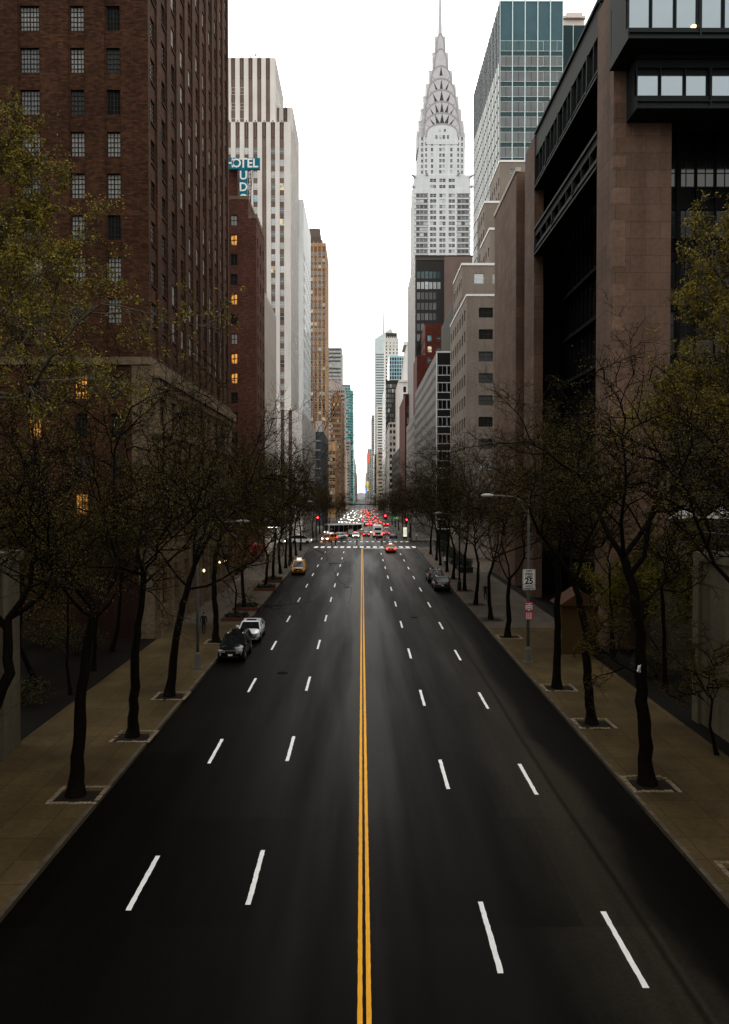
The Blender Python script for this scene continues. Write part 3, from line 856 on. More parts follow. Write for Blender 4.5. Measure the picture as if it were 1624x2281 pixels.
for i in range(6): cr.box(x0+i*1.0, x0+i*1.0+.4, 456.1, 456.6, B.zt-9, gh(530, 456))
cr.tube([(x1, 470, B.zt+4), (x1, 470, gh(506, 470))], .12, 4)
B.part('crown', cr, plain('crown_bronze', (0.10, 0.075, 0.062), .7))
ribs = MB()
for u in [0] + [c[1]+.35 for c in cs]:
    fbox(ribs, E, min(u, E.W-.5), min(u, E.W-.5)+.5, 40, B.zt+.8, -.18, .02)
B.part('pier', ribs, TAN)
B.finish(TAN)

def simple(name, label, x0, x1, y0, y1, zt, side, mat, e=None, s=None, cat='building', tiny=1.5, limit=40, zb=None, extra=None, group=None):
    """box block; e, s = (n columns, window width, floor step, window height, style, depth)"""
    B = Building(name, label, cat, x0, x1, y0, y1, zt, side, zb=zb, group=group)
    for F, q in ((B.east(), e), (B.street(), s)):
        if q:
            c = even(F.W, q[0], min(q[1], F.W/q[0]*.86)); r_ = floors(B.zb+4.5, B.zt-.8, q[2], q[3])
            holes(B.wall, F, B.zb, B.zt, c, r_, q[5]); B.put(F, c, r_, q[5]-.02, q[4])
        else: holes(B.wall, F, B.zb, B.zt, [], [], .1)
    B.shell(faces='wnt')
    if extra: extra(B)
    B.finish(mat, limit=limit, tiny=tiny)
    return B
TEALW = wall_mat('teal_curtain', (0.05, 0.30, 0.30), .1, .15, .1, rough=.2, spec=.5)
GREYP = wall_mat('grey_panel', (0.30, 0.31, 0.31), .08, .1, .1)
PINKG = wall_mat('mauve_stone', (0.30, 0.26, 0.245), .1, .12, .12)
BUFF = wall_mat('buff_stone', (0.34, 0.27, 0.20), .1, .15, .15)
simple('mauve_block', 'mauve stone block with a small penthouse, behind the tan skyscraper', gx(735, 690), gx(768, 690), 690, 760, gh(862, 690), 'L', PINKG, (7, 1.4, 3.7, 1.8, 'strip', .3), (12, 2, 3.7, 1.8, 'strip', .3),
       extra=lambda B: B.wall.box(B.x0, gx(757, 690), 690.5, 740, B.zt-.1, gh(847, 690), 0, 'b'))
simple('banded_tower', 'grey tower with mirrored floor bands in the far left distance', gx(728, 820), gx(761.8, 820), 820, 870, gh(776, 820), 'L', GREYP, (1, 15, 3.9, 1.9, 'strip', .3), None)
simple('brown_block', 'brown brick mid-rise with a rooftop cube in front of the teal tower', gx(737, 545), gx(759.5, 545), 545, 640, gh(884, 545), 'L', wall_mat('brown_tan_brick', (0.23, 0.13, 0.068), .12, .2, .25), (5, 1.3, 3.6, 1.8, 'tan', .3), (14, 1.8, 3.6, 1.8, 'strip', .12),
       extra=lambda B: B.wall.box(gx(745, 548), gx(755, 548), 548, 580, B.zt-.1, gh(873, 548), 0, 'b'))
simple('buff_block', 'buff stone block with flat cornice below the teal tower', gx(755, 640), gx(766.5, 640), 640, 790, gh(985, 640), 'L', BUFF, (3, 1.4, 3.7, 1.9, 'strip', .3), (20, 2, 3.7, 1.9, 'strip', .3))
simple('teal_tower', 'teal glass tower closing the left side of the sky gap', gx(764, 1150), gx(781, 1150), 1150, 1240, gh(857, 1150), 'L', TEALW, (5, 1.8, 3.9, 2.6, 'strip', .12), (10, 4, 3.9, 2.6, 'strip', .12))
simple('teal_annex', 'shorter teal glass wing right beside the teal tower', gx(781.2, 1150), gx(787, 1150), 1155, 1300, gh(869, 1150), 'L', TEALW, (2, 1.5, 3.9, 2.4, 'strip', .12), None)
simple('pink_stone_block', 'narrow pinkish stone block under the teal tower', gx(770, 1000), gx(778, 1000), 1000, 1110, gh(980, 1000), 'L', PINKG, (3, 1.4, 4, 2, 'strip', .3), None)
simple('far_stone_block', 'distant grey stone block low beside the end of the street', gx(781, 1500), gx(790, 1500), 1500, 1900, gh(1020, 1500), 'L', GREYP, (3, 1.6, 4, 2, 'strip', .3), None)
simple('far_low_block', 'farthest low stone block on the left of the street end', gx(785, 2200), gx(794, 2200), 2200, 2700, gh(1052, 2200), 'L', BUFF, (3, 2, 4, 2, 'strip', .3), None)
# ------------------------------------------------------------------ right of the street
# --- granite and steel office block with overhanging galleries
YF = 59.0
B = Building('granite_office', 'dark office block with tall granite piers and overhanging steel window galleries', 'building', 18.5, 52, YF, 112, 51.07, 'R')
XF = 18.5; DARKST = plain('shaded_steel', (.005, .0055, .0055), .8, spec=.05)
zr = 51.07
p1 = MB(); p1.box(XF, gx(1491, YF), YF, 63.1, B.zb, zr-1.0, 0, 'b'); B.part('pier', p1, GRANITE)
z = 1.0; k = 0
while z < 49.6:
    h = (1.05, 1.5, .85, 1.3)[k % 4]; w = (.95, 1.35, 1.05, 1.5)[(k*3) % 4]
    if k % 2 == 0 or k % 5 == 0:
        qn = MB(); qn.box(XF-.012, XF+.9, YF-.014, YF+w*.62, z, z+h-.02, 0, ''); B.part('quoin', qn, GRANITE2)
    z += h; k += 1
p2 = MB(); p2.box(XF, XF+1.0, 86, 90.9, B.zb, zr-.2, 0, 'b'); B.part('pier', p2, GRANITE)
p3 = MB(); p3.box(XF, 30, 96, 111.6, B.zb, zr+.0, 0, 'b'); B.part('end_wall', p3, GRANITE)
cp = MB(); cp.box(XF-.1, XF+.5, 95.9, 111.8, zr+.003, zr+.5); B.part('coping', cp, PALEST)
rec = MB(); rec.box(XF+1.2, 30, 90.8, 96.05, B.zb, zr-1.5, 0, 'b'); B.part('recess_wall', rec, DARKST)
# street gallery, two storeys of steel beams between the piers
def gallery(name, F, u0, u1, z0, z1, n, depth, win=True, thick=4, ledge_h=.9, top_h=.8, outer=True):
    mb = MB()
    fbox(mb, F, u0, u1, z0, z0+ledge_h, -.02, depth); fbox(mb, F, u0, u1, z1-top_h, z1, -.02, depth)
    fbox(mb, F, u0, u1, z0-.18, z0-.001, -.22, depth); fbox(mb, F, u0, u1, z0+ledge_h*.42, z0+ledge_h*.52, -.16, .0)
    fbox(mb, F, u0, u1, z1-.16, z1+.1, -.2, depth)
    fbox(mb, F, u0, u1, z0+ledge_h+.001, z1-top_h-.001, depth-.4, depth)          # the wall behind the window plane
    st = (u1-u0)/n
    for i in range(n+1):
        u = u0+i*st; big = (i % 3 == 0); w = .09 if big else .045
        fbox(mb, F, max(u0, u-w), min(u1, u+w), z0+ledge_h+.001, z1-top_h-.001, -.12 if big else -.02, .3)
        if big: fbox(mb, F, max(u0, u-.06), min(u1, u+.06), z0+.001, z0+ledge_h-.001, -.17, -.021)
    fbox(mb, F, u0 if F.rz == 0 else u1-.1, u0+.1 if F.rz == 0 else u1, z0+ledge_h, z1-top_h, -.01, depth-.5)
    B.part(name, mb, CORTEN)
    if win: B.put(F, [(u0+i*st+.04, u0+(i+1)*st-.04) for i in range(n)], [(z0+ledge_h+.02, z1-top_h-.02)], .22, 'gallery')
St = Face((XF+.15, 86), (0, -1), 22.9, -math.pi/2)
gallery('street_gallery', St, 0, 22.9, 45.3, zr, 14, 3.0, win=True, top_h=2.5, ledge_h=.7)
gallery('street_gallery', St, 0, 22.9, 38.2, 40.9, 9, 2.0, win=False)
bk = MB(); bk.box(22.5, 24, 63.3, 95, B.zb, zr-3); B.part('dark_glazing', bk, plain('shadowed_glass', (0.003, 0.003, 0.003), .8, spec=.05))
# shallow storeys hung in the recess
for z in (6, 10.5, 15, 19.5, 24, 28.5, 33):
    sl = MB(); sl.box(21.4, 22.45, 63.3, 85.9, z, z+.35); B.part('floor_edge', sl, DARKST)
mu = MB(); y = 64.6
while y < 85.5: mu.box(21.9, 22.1, y, y+.12, B.zb, 45); y += 1.5
B.part('mullion', mu, DARKST)
# east galleries, standing out in front of the pier
Yt, Yb = 55.0, 57.0
X1 = gx(1391.5, Yt); Et = Face((X1, Yt), (1, 0), 52-X1, 0.)
z_t0 = gh(94, Yt)
w1 = 1.655
n1 = int(Et.W/w1)
gallery('upper_gallery', Et, 0, n1*w1, z_t0, zr+.1, n1, 4.0, win=False, ledge_h=gh(73, Yt)-z_t0, top_h=zr+.1-47.6)
B.put(Et, [(i*w1+.04, (i+1)*w1-.04) for i in range(n1)], [(gh(73, Yt)+.02, 47.55)], .2, 'gallery')
X2 = gx(1411, Yb); Eb = Face((X2, Yb), (1, 0), 52-X2, 0.); w2 = 1.76
n2 = int(Eb.W/w2); z_b0 = gh(246, Yb); zw0 = gh(221, Yb); zw1 = gh(160, Yb)
gallery('lower_gallery', Eb, 0, n2*w2, z_b0, z_t0-.25, n2, 3.5, win=False, ledge_h=zw0-z_b0, top_h=z_t0-.25-zw1)
B.put(Eb, [(i*w2+.04, (i+1)*w2-.04) for i in range(n2)], [(zw0+.02, zw1-.02)], .2, 'gallery')
# recessed curtain wall of the east side
xc = gx(1491, YF)+.02; Ec = Face((xc, 62.0), (1, 0), 52-xc, 0.)
cw = MB(); z = 3.2; nb = int(Ec.W/1.5)
fbox(cw, Ec, 0, Ec.W, B.zb, 43, .12, .6)
while z < 41:
    fbox(cw, Ec, 0, Ec.W, z, z+.5, -.05, .11); z += 3.9
for i in range(nb+1): fbox(cw, Ec, i*1.5, i*1.5+(.35 if i % 3 == 1 else .1), B.zb, 42.9, -.12, .1)
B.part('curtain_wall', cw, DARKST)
pl = MB(); z = 3.75
while z < 30:
    fbox(pl, Ec, .4, Ec.W, z, z+1.15, .02, .09); z += 3.9
B.part('spandrel', pl, wall_mat('olive_panel', (0.055, 0.048, 0.032), .2, .2, .2))
B.put(Ec, [(i*1.5+.1, (i+1)*1.5) for i in range(nb)], [(z_, z_+2.2) for z_ in (4.95, 8.85, 12.75, 16.65, 20.55, 24.45, 28.35, 32.25, 36.15)], .05, 'bigdark')
rf = MB(); rf.box(20, 52, 60, 110, zr-.8, zr-.3); B.part('roof', rf, M['tar'])
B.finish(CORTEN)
lampm = emit('ceiling_lamp', (1.0, .62, .3), 6.0)
l_ = MB(); P_ = (gx(1539, Yt), Yt+.12, gh(70.5, Yt)); l_.lathe(P_, [(.02, -.05), (.16, 0), (.18, .12), (.05, .2)], 10)
lo = link('desk_lamp', l_.mesh('desk_lamp', lampm, P_), None, P_)
tag(lo, 'small glowing lamp behind the topmost gallery window', 'lamp')

# --- grey stepped office block before the avenue
YG = 133.5
B = Building('stepped_grey_building', 'grey stone office block stepping up in white-capped setbacks behind the granite wall', 'building', 17.5, 44, YG, 158, gh(662, YG), 'R')
E = B.east(); S = B.street()
rs = sorted([(gh(y+22, YG), gh(y, YG)) for y in (687, 735, 784, 832, 881, 929, 978, 1026)])
cs = [(gx(1065.5, YG)-17.5, gx(1097, YG)-17.5), (6.6, 9.0), (11.2, 13.6)]
holes(B.wall, E, B.zb, B.zt, cs, rs, .2); B.put(E, cs, rs, .18, 'steelgrid')
ss = even(S.W, 7, 1.6, 1.6); rs2 = [(a-.1, b+.1) for a, b in rs]
holes(B.wall, S, B.zb, B.zt, ss, rs2, .28); B.put(S, ss, rs2, .26, 'sash_dark')
B.wall.box(17.5, 44, YG, 158, B.zb, B.zt, 0, 'bsw')
COPW = plain('white_coping', (0.62, 0.62, 0.61), .6)
caps = MB(); caps.box(17.4, 44, YG-.1, YG+.3, B.zt, B.zt+.35); caps.box(17.4, 17.8, YG+.301, 158, B.zt, B.zt+.35)
def step(x0, y0, y1, zt, zb, wn):
    Es = Face((x0, y0), (1, 0), 44-x0, 0.); Ss = Face((x0, y1), (0, -1), y1-y0, -math.pi/2)
    holes(B.wall, Es, zb, zt, [(2.2, 3.9), (5.5, 7.2)], [(zt-3.2, zt-1.4)] if zt-zb > 3.6 else [], .2)
    if zt-zb > 3.6: B.put(Es, [(2.2, 3.9), (5.5, 7.2)], [(zt-3.2, zt-1.4)], .18, 'sash')
    c = even(Ss.W, wn, 1.2); r_ = [q for q in floors(zb, zt, 3.3, 1.6)]
    holes(B.wall, Ss, zb, zt, c, r_, .25); B.put(Ss, c, r_, .22, 'sash_dark')
    B.wall.box(x0, 44, y0, y1, zb, zt, 0, 'bsw')
    cq = MB(); cq.box(x0-.12, 44, y0-.12, y0+.3, zt, zt+.4); cq.box(x0-.12, x0+.3, y0+.301, y1, zt, zt+.4); B.part('coping', cq, COPW)
step(17.9, 143, 156, gh(594, 143), B.zt-.1, 5)
step(23.3, 146, 157, gh(516, 146), B.zt-.1, 4)
step(23.9, 156, 166, gh(457, 156), B.zt-.1, 4)
step(29.6, 172, 186, gh(367, 172), B.zt-.1, 5)
B.part('coping', caps, COPW)
B.finish(GREYST)

# --- black fronted long office block beyond the avenue
YB = 187.0
B = Building('black_front_building', 'long grey office block with a black gridded end wall facing the avenue', 'building', 17.5, 32, YB, 262, gh(786, YB), 'R')
E = B.east(); S = B.street()
rs = floors(B.zb+2.0, B.zt-.3, 4.0, 2.15, 1.2); cs = [(.35, 1.45+.9), (2.5, 4.4), (4.7, 6.6), (6.9, 8.8)]
holes(B.wall, E, B.zb, B.zt, [], [], .1); B.put(E, cs, rs, -.04, 'whitegrid')
tr = MB(); fbox(tr, E, -.12, .16, B.zb+3, B.zt+.3, -.15, .02); fbox(tr, E, .161, E.W, B.zt-.1, B.zt+.3, -.1, .02)
for a, b in rs: fbox(tr, E, .161, E.W, a-.15, a-.05, -.1, .01); fbox(tr, E, .161, E.W, b+.05, b+.15, -.1, .01)
B.part('white_trim', tr, M['frame_pale'])
sw = MB(); Sx = B.street()
c2 = even(S.W, 30, 1.25); r2 = floors(B.zb+5, B.zt-.5, 2.95, 1.35)
holes(sw, S, B.zb, B.zt, c2, r2, .12); B.put(S, c2, r2, .10, 'strip', pane='grey')
B.part('street_wall', sw, wall_mat('grey_metal_panel', (0.088, 0.078, 0.068), .12, .15, .25, rough=.6))
B.shell(faces='wnt')
up = MB(); up.box(gx(1012, 200), 40, 200, 232, B.zt-.1, gh(675, 200)); B.part('upper_block', up, BLACKP)
fn = MB(); y = 200.3
while y < 231.8: fn.box(gx(1012, 200)-.25, gx(1012, 200)-.002, y, y+.35, B.zt, gh(675, 200)+.2); y += 1.5
B.part('fin', fn, M['lamp_grey'])
B.finish(BLACKP, limit=100)

simple('red_brick_block', 'red brick building with a stepped roofline and small white window frames', 21, 36, 265, 284, gh(723, 265), 'R', BRICKR, (5, 1.3, 3.6, 1.9, 'sash', .25), (6, 1.3, 3.6, 1.9, 'sash_dark', .25),
       extra=lambda B: B.wall.box(18.3, 20.99, 265.5, 284, B.zb, gh(792, 265), 0, 'b'))
# --- brown tower with a dark glass front
B = Building('brown_office_tower', 'dark brown office tower with a gridded black glass front, standing before the spired skyscraper', 'building', 19, 39.5, 285, 331, gh(575, 285), 'R')
E = B.east(); S = B.street(); xg = gx(988, 285)-19
cs = [(u+.12, u+1.32) for u in np.arange(.5, xg-1.2, 1.45)]; rs = floors(30, B.zt-2, 3.7, 2.6, .5)
holes(B.wall, E, B.zb, B.zt, [(.4, xg)], [(29, B.zt-1.2)], .3)
for q, c in enumerate(cs):
    for j, r_ in enumerate(rs):
        jj = len(rs)-1-j
        B.put(E, [c], [r_], .22, 'office', pane=('pale' if (jj == 1 and q < 8) else 'teal' if jj == 0 else 'dark' if rnd.random() < .7 else 'grey'))
bk = MB(); fbox(bk, E, .4, xg, 29, B.zt-1.2, .26, .3); B.part('spandrel', bk, plain('dark_spandrel', (0.022, 0.021, 0.02), .35))
en = MB(); fbox(en, E, xg+.15, E.W, B.zb, B.zt, -.08, .02); B.part('end_wall', en, PINKBR)
fins = even(S.W, 24, .5); holes(B.wall, S, B.zb, B.zt, fins, [(B.zb+6, B.zt-2)], .3)
B.shell(faces='wnt'); parapet(B, M['frame_bronze'], .5)
B.finish(BRONZE)

simple('pale_panel_block', 'plain pale grey block continuing the row after the long office building', 17.5, 30, 263, 313, gh(923, 263), 'R', wall_mat('grey_render', (.17, .155, .14), .1, .15, .2), None, (16, 1.2, 3.3, 1.4, 'strip', .15))
simple('maroon_block', 'maroon brick block with two white windows under the brown tower', 17.5, 24, 323, 372, gh(878, 323), 'R', wall_mat('maroon_brick', (0.062, 0.019, 0.015), .15, .15, .15), (2, 1.6, 4.5, 2.4, 'sash', .2), None)
simple('dark_low_block', 'low near-black block beside the white cornice building', 17.5, 24, 374, 463, gh(998, 374), 'R', plain('charcoal_wall', (0.022, 0.021, 0.02), .6), None, (12, 3, 4, 2, 'strip', .15))
simple('white_cornice_block', 'white stone block with dark paired windows and a cornice', 17.5, 26, 509, 575, gh(941, 509), 'R', wall_mat('white_stone', (0.48, 0.455, 0.43), .06, .1, .12), (4, 1.5, 3.9, 2.2, 'office', .3), (12, 2, 3.9, 2.2, 'strip', .3),
       extra=lambda B: (ledge(B.wall, B.east(), B.zt-1.2, B.zt-.4, .5), ledge(B.wall, B.street(), B.zt-1.2, B.zt-.4, .5)))
simple('white_tall_block', 'tall white stone block with one dark window stripe', 20.3, 27, 440, 480, gh(848, 440), 'R', wall_mat('white_stone_b', (0.5, 0.47, 0.45), .06, .1, .12), (1, 1.6, 4, 3.2, 'office', .3), None,
       extra=lambda B: ledge(B.wall, B.east(), B.zt-1, B.zt, .6))
# curved corner building next to it
def curved(B):
    pr = []; z0, z1 = gh(985, 466), gh(770, 466)
    for i in range(9):
        t = i/8; pr.append((23.2+2.6*(1-t)**1.5*0 + 3.2*math.sin(t*math.pi/2)**2 if False else 22.6+3.4*t**2, z0+(z1-z0)*t))
    B.wall.prism(pr[::-1]+[(29.5, z0), (29.5, z1)][::1], 'y', 466, 490)
    B.wall.box(24.6, 30, 465.5, 490.5, z1, z1+2.0)
simple('curved_white_building', 'white building with a concave sweeping corner and projecting roof cornice', 22.6, 29.5, 466.2, 489.8, gh(985, 466)+.3, 'R', wall_mat('white_curve', (0.55, 0.55, 0.54), .06, .1, .1), None, None, extra=curved)
simple('bronze_glass_hotel', 'dark bronze mirrored block in the right distance', 17.5, 29.5, 586, 680, gh(848, 586), 'R', plain('bronze_glass', (0.020, 0.018, 0.014), .25, .3), (8, 1.1, 3.6, 2.6, 'strip', .08), (16, 4, 3.6, 2.6, 'strip', .08))
simple('blue_glass_block', 'light blue glass block behind the dark bronze block', gx(867, 900), gx(900, 900), 900, 960, gh(793, 900), 'R', plain('blue_glass', (0.28, 0.44, 0.50), .15, .4), (6, 2.2, 4.2, 3.4, 'strip', .06), None)
WHT = wall_mat('far_white_stone', (0.56, 0.55, 0.52), .05, .08, .1)
def crown500(B):
    for i in range(7): B.wall.box(B.x0+.4+i*2.4, B.x0+1.4+i*2.4, 999.4, 1000.2, B.zt-12, B.zt+1.5)
    h_ = MB(); h_.box(B.x0+1.5, B.x1-2, 1003, 1020, B.zt, B.zt+7); B.part('roof_house', h_, M['frame_bronze'])
simple('white_setback_tower', 'slim white stone tower with a dark roof house before the slanted glass tower', gx(857, 1000), gx(888, 1000), 1000, 1040, gh(742, 1000)-7, 'R', WHT, (4, 1.8, 4.2, 2.2, 'strip', .3), None, extra=crown500)
simple('white_curved_slab', 'white slab with horizontal window bands at the right of the sky gap', gx(839, 1150), gx(860, 1150), 1150, 1200, gh(905, 1150), 'R', WHT, (1, 11, 3.9, 1.9, 'strip', .25), (8, 5, 3.9, 1.9, 'strip', .25))
# slanted glass tower with mast
YK = 1300.0
B = Building('slanted_glass_tower', 'pale glass skyscraper with a slanted top and a thin mast', 'building', gx(835, YK), gx(880, YK), YK, 1360, gh(756, YK), 'R')
pal = wall_mat('pale_curtain_glass', (0.44, 0.50, 0.51), .05, .1, .08, rough=.2)
c = even(B.east().W, 1, B.east().W*.92); r_ = floors(B.zb+60, B.zt-22, 4.2, 2.0)
holes(B.wall, B.east(), B.zb, B.zt, c, r_, .2); B.put(B.east(), c, r_, .18, 'strip', pane='grey')
c = even(B.street().W, 1, 55); holes(B.wall, B.street(), B.zb, B.zt, c, r_, .2); B.put(B.street(), c, r_, .18, 'strip', pane='pale')
B.wall.box(B.x0, B.x1, YK, 1360, B.zb, B.zt, 0, 'bsw')
tp = MB(); tp.prism([(B.x0, B.zt), (B.x1, B.zt), (B.x1, B.zt+2), (gx(871, YK), gh(733, YK)), (gx(871, YK)-.1, gh(733, YK))], 'y', YK+.5, 1359); B.part('slanted_crown', tp, pal)
ms = MB(); ms.tube([(gx(855, YK), 1320, B.zt), (gx(855.3, YK), 1320, gh(700, 1320)), (gx(855.8, YK), 1320, gh(637, 1320))], [1.7, 1.1, .35], 6); B.part('mast', ms, M['steel'])
ms = MB(); ms.tube([(gx(863, YK), 1325, B.zt), (gx(863, YK), 1325, gh(708, 1325))], [.9, .35], 6); B.part('mast', ms, M['steel'])
B.finish(pal, limit=40)
simple('far_brown_block', 'narrow brownish block at the right edge of the sky gap', gx(828, 1500), gx(840, 1500), 1500, 1600, gh(925, 1500), 'R', PINKG, (2, 3, 4, 2, 'strip', .3), None)
simple('far_grey_block', 'distant grey block with coloured billboards at the street end', gx(819, 1700), gx(832, 1700), 1700, 2000, gh(1000, 1700), 'R', GREYP, (3, 2, 4, 2, 'strip', .3), None)
simple('far_red_block', 'low pinkish block farthest along the right side of the street', gx(815.5, 2100), gx(826, 2100), 2100, 2600, gh(1052, 2100), 'R', PINKG, (3, 2, 4, 2, 'strip', .3), None)
simple('green_glass_block', 'dark green glass block low on the right of the far street', gx(834, 1000), gx(848, 1000), 1002, 1090, gh(1012, 1000), 'R', plain('green_glass', (0.04, 0.075, 0.07), .2, .3), (3, 2, 4, 2.6, 'strip', .1), None)
simple('tan_stone_block', 'tan stone block low on the right before the green glass block', gx(843, 860), gx(856, 860), 860, 985, gh(1000, 860), 'R', BUFF, (4, 1.4, 4, 2, 'strip', .2), None)
for nm, lb, x0, x1, y0, y1, c_ in (('billboard', 'red and orange lit billboard on a distant facade', 817.5, 823, 1010, 1031, (1.0, .12, .03)), ('billboard', 'yellow billboard low on a distant facade', 816.5, 821, 1072, 1094, (1.0, .75, .03)), ('billboard', 'blue billboard at the foot of the distant street', 813.5, 818, 1086, 1098, (.12, .35, .9))):
    mb = MB(); Yb_ = 1690 if y0 < 1050 else 1480; a, b = gx(x0, Yb_), gx(x1, Yb_)
    mb.box(a, b, Yb_, Yb_+1, gh(y1, Yb_), gh(y0, Yb_))
    P_ = ((a+b)/2, Yb_, gh(y1, Yb_))
    tag(link(nm, mb.mesh(nm, emit(nm, c_, .8), P_), None, P_), lb, 'billboard')

# --- green glass tower
YN = 200.0
x0, x1 = gx(1110, YN), gx(1249, YN)
B = Building('green_glass_tower', 'dark green glass office tower with thin pale mullions above the granite block', 'building', x0, x1, YN, 246, gh(16, YN), 'R')
E = B.east(); S = B.street(); bay = E.W/5
zs = gh(103, YN); step_ = 33.2/FPX*YN; rs = [(zs-step_*k-21.5/FPX*YN, zs-step_*k) for k in range(0, 22)]
rs = sorted([q for q in rs if q[0] > 20])
cs = [(i*bay/2+.08, (i+1)*bay/2-.08) for i in range(10)]
holes(B.wall, E, B.zb, B.zt, [], [], .1)
for q, r_ in enumerate(rs):
    top = q == len(rs)-1
    for c in cs: B.put(E, [c], [r_], -.05, 'greytower', pane='teal' if top else None)
spd = MB()
for q, r_ in enumerate(rs): fbox(spd, E, .05, E.W-.05, r_[0]-1.3, r_[0]-.08, -.03, .02)
B.part('spandrel', spd, plain('dark_green_spandrel', (0.008, 0.030, 0.032), .4, spec=.25))
mu = MB()
for i in range(6): fbox(mu, E, max(0, i*bay-.1), min(E.W, i*bay+.1), 20, B.zt+.3, -.30, .02)
for a, b in rs: fbox(mu, E, .101, E.W-.101, b, b+.07, -.14, .02); fbox(mu, E, .101, E.W-.101, a-.07, a, -.14, .02)
fbox(mu, E, .101, E.W-.101, B.zt-.1, B.zt+.2, -.14, .02)
B.part('mullion', mu, M['frame_teal'])
holes(B.wall, S, B.zb, B.zt, [], [], .1)
sc2 = even(S.W, 20, 1.75); rr = [(z_, z_+3.45) for z_ in np.arange(12, B.zt-18, 3.75)]
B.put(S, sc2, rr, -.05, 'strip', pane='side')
nm = MB()
for i in range(21): fbox(nm, S, max(0, S.W/20*i-.45), min(S.W, S.W/20*i+.45), 12, B.zt, -.10, .02)
for z_ in np.arange(12, B.zt-18, 3.75): fbox(nm, S, 0, S.W, z_-.45, z_+.1, -.08, .02)
B.part('fin', nm, plain('fin_black', (.012, .014, .015), .8, spec=.1))
B.shell(faces='wnt')
B.finish(plain('green_spandrel', (0.024, 0.070, 0.090), .45, .0, spec=.25, var=.25, sc=.3), limit=100)
B = Building('green_tower_wing', 'lower green glass wing with a beige rooftop plant room', 'building', x1+.05, gx(1330, 206), 206, 240, gh(68, 206), 'R')
holes(B.wall, B.east(), B.zb, B.zt, [], [], .1); B.wall.box(B.x0, B.x1, 206, 240, B.zb, B.zt, 0, 'bs')
mu = MB()
for u in (.1, 1.0, 4.0, 7.0): fbox(mu, B.east(), u, u+.14, 20, B.zt+.2, -.2, .02)
for k in range(4): fbox(mu, B.east(), .25, B.east().W, gh(170+k*34, 206), gh(170+k*34, 206)+.12, -.1, .02)
B.part('mullion', mu, M['frame_teal'])
ph = MB(); ph.box(gx(1250, 210), gx(1296, 210), 210, 230, B.zt, gh(56, 210)); ph.box(gx(1257, 209), gx(1292, 209), 209, 231, gh(56, 210)+.002, gh(45, 210)); ph.box(gx(1249, 209.5), gx(1299, 209.5), 209.4, 230, gh(55, 210), gh(50, 210))
B.part('plant_room', ph, plain('beige_panel', (0.50, 0.44, 0.40), .6))
B.finish(plain('green_spandrel_b', (0.006, 0.022, 0.026), .15, .1))

# --- the spired skyscraper
YC = 480.0; XC = gx(984.5, YC); zc = lambda y: gh(.2605*y, YC); wc_ = .0705
CW = wall_mat('chrysler_white_brick', (0.47, 0.49, 0.505), .05, .06, .12); CW.name = 'skyscraper_white_brick'
CG = wall_mat('skyscraper_grey_trim', (0.20, 0.20, 0.20), .06, .1, .1)
CS = plain('crown_steel', (0.34, 0.335, 0.35), .5, .35, var=.12, sc=.3)
B = Building('spired_skyscraper', 'white art deco skyscraper with tiered arched steel crown and needle spire', 'building', XC-17.0, XC+17.0, YC, YC+34, zc(1635), 'R')
E = B.east(); S = B.street()
z0 = B.zb; zt = B.zt
# lower shaft: three window pairs in the middle bay, banded corners
mid = [(u+17-1.85+o, u+17-1.85+1.72+o) for u in (-5.6, 0, 5.6) for o in (0, 1.95)]
fr = 47*wc_; rows = [(zc(1705)-fr*k, zc(1705)-fr*k+2.05) for k in range(0, 40)]; rows = sorted([q for q in rows if q[0] > 60])
corner = [(1.2, 3.4), (3.5, 5.7), (5.8, 8.2), (25.8, 28.2), (28.3, 30.5), (30.6, 32.8)]
holes(B.wall, E, z0, zt, sorted(mid+corner), rows, .35)
B.put(E, mid, rows, .33, 'tower'); B.put(E, corner, rows, .33, 'band')
bnd = MB()
for a, b in rows:
    for u0, u1 in ((.0, 8.6), (25.4, 34.0)): fbox(bnd, E, u0, u1, a-.30, a-.02, -.12, .02); fbox(bnd, E, u0, u1, b+.02, b+.2, -.12, .02)
B.part('grey_band', bnd, CG)
cS = even(S.W, 10, 1.6); holes(B.wall, S, z0, zt, cS, rows, .35); B.put(S, cS, rows, .33, 'strip')
B.wall.box(B.x0, B.x1, YC, YC+34, z0, zt, 0, 'bsw')
def block(hw, hd, zlo, zhi, cols, rws, style, m=0, cx_=0.0):
    """square storey block about the tower axis with windows east and south"""
    yc = YC+17; Ex = Face((XC-hw, yc-hd), (1, 0), 2*hw, 0.); Sx = Face((XC-hw, yc+hd), (0, -1), 2*hd, -math.pi/2)
    holes(B.wall, Ex, zlo, zhi, cols, rws, .35); B.put(Ex, cols, rws, .33, style)
    cc = even(Sx.W, 6, 1.3); holes(B.wall, Sx, zlo, zhi, cc, rws, .35); B.put(Sx, cc, rws, .33, 'strip')
    B.wall.box(XC-hw, XC+hw, yc-hd, yc+hd, zlo, zhi, 0, 'bsw')
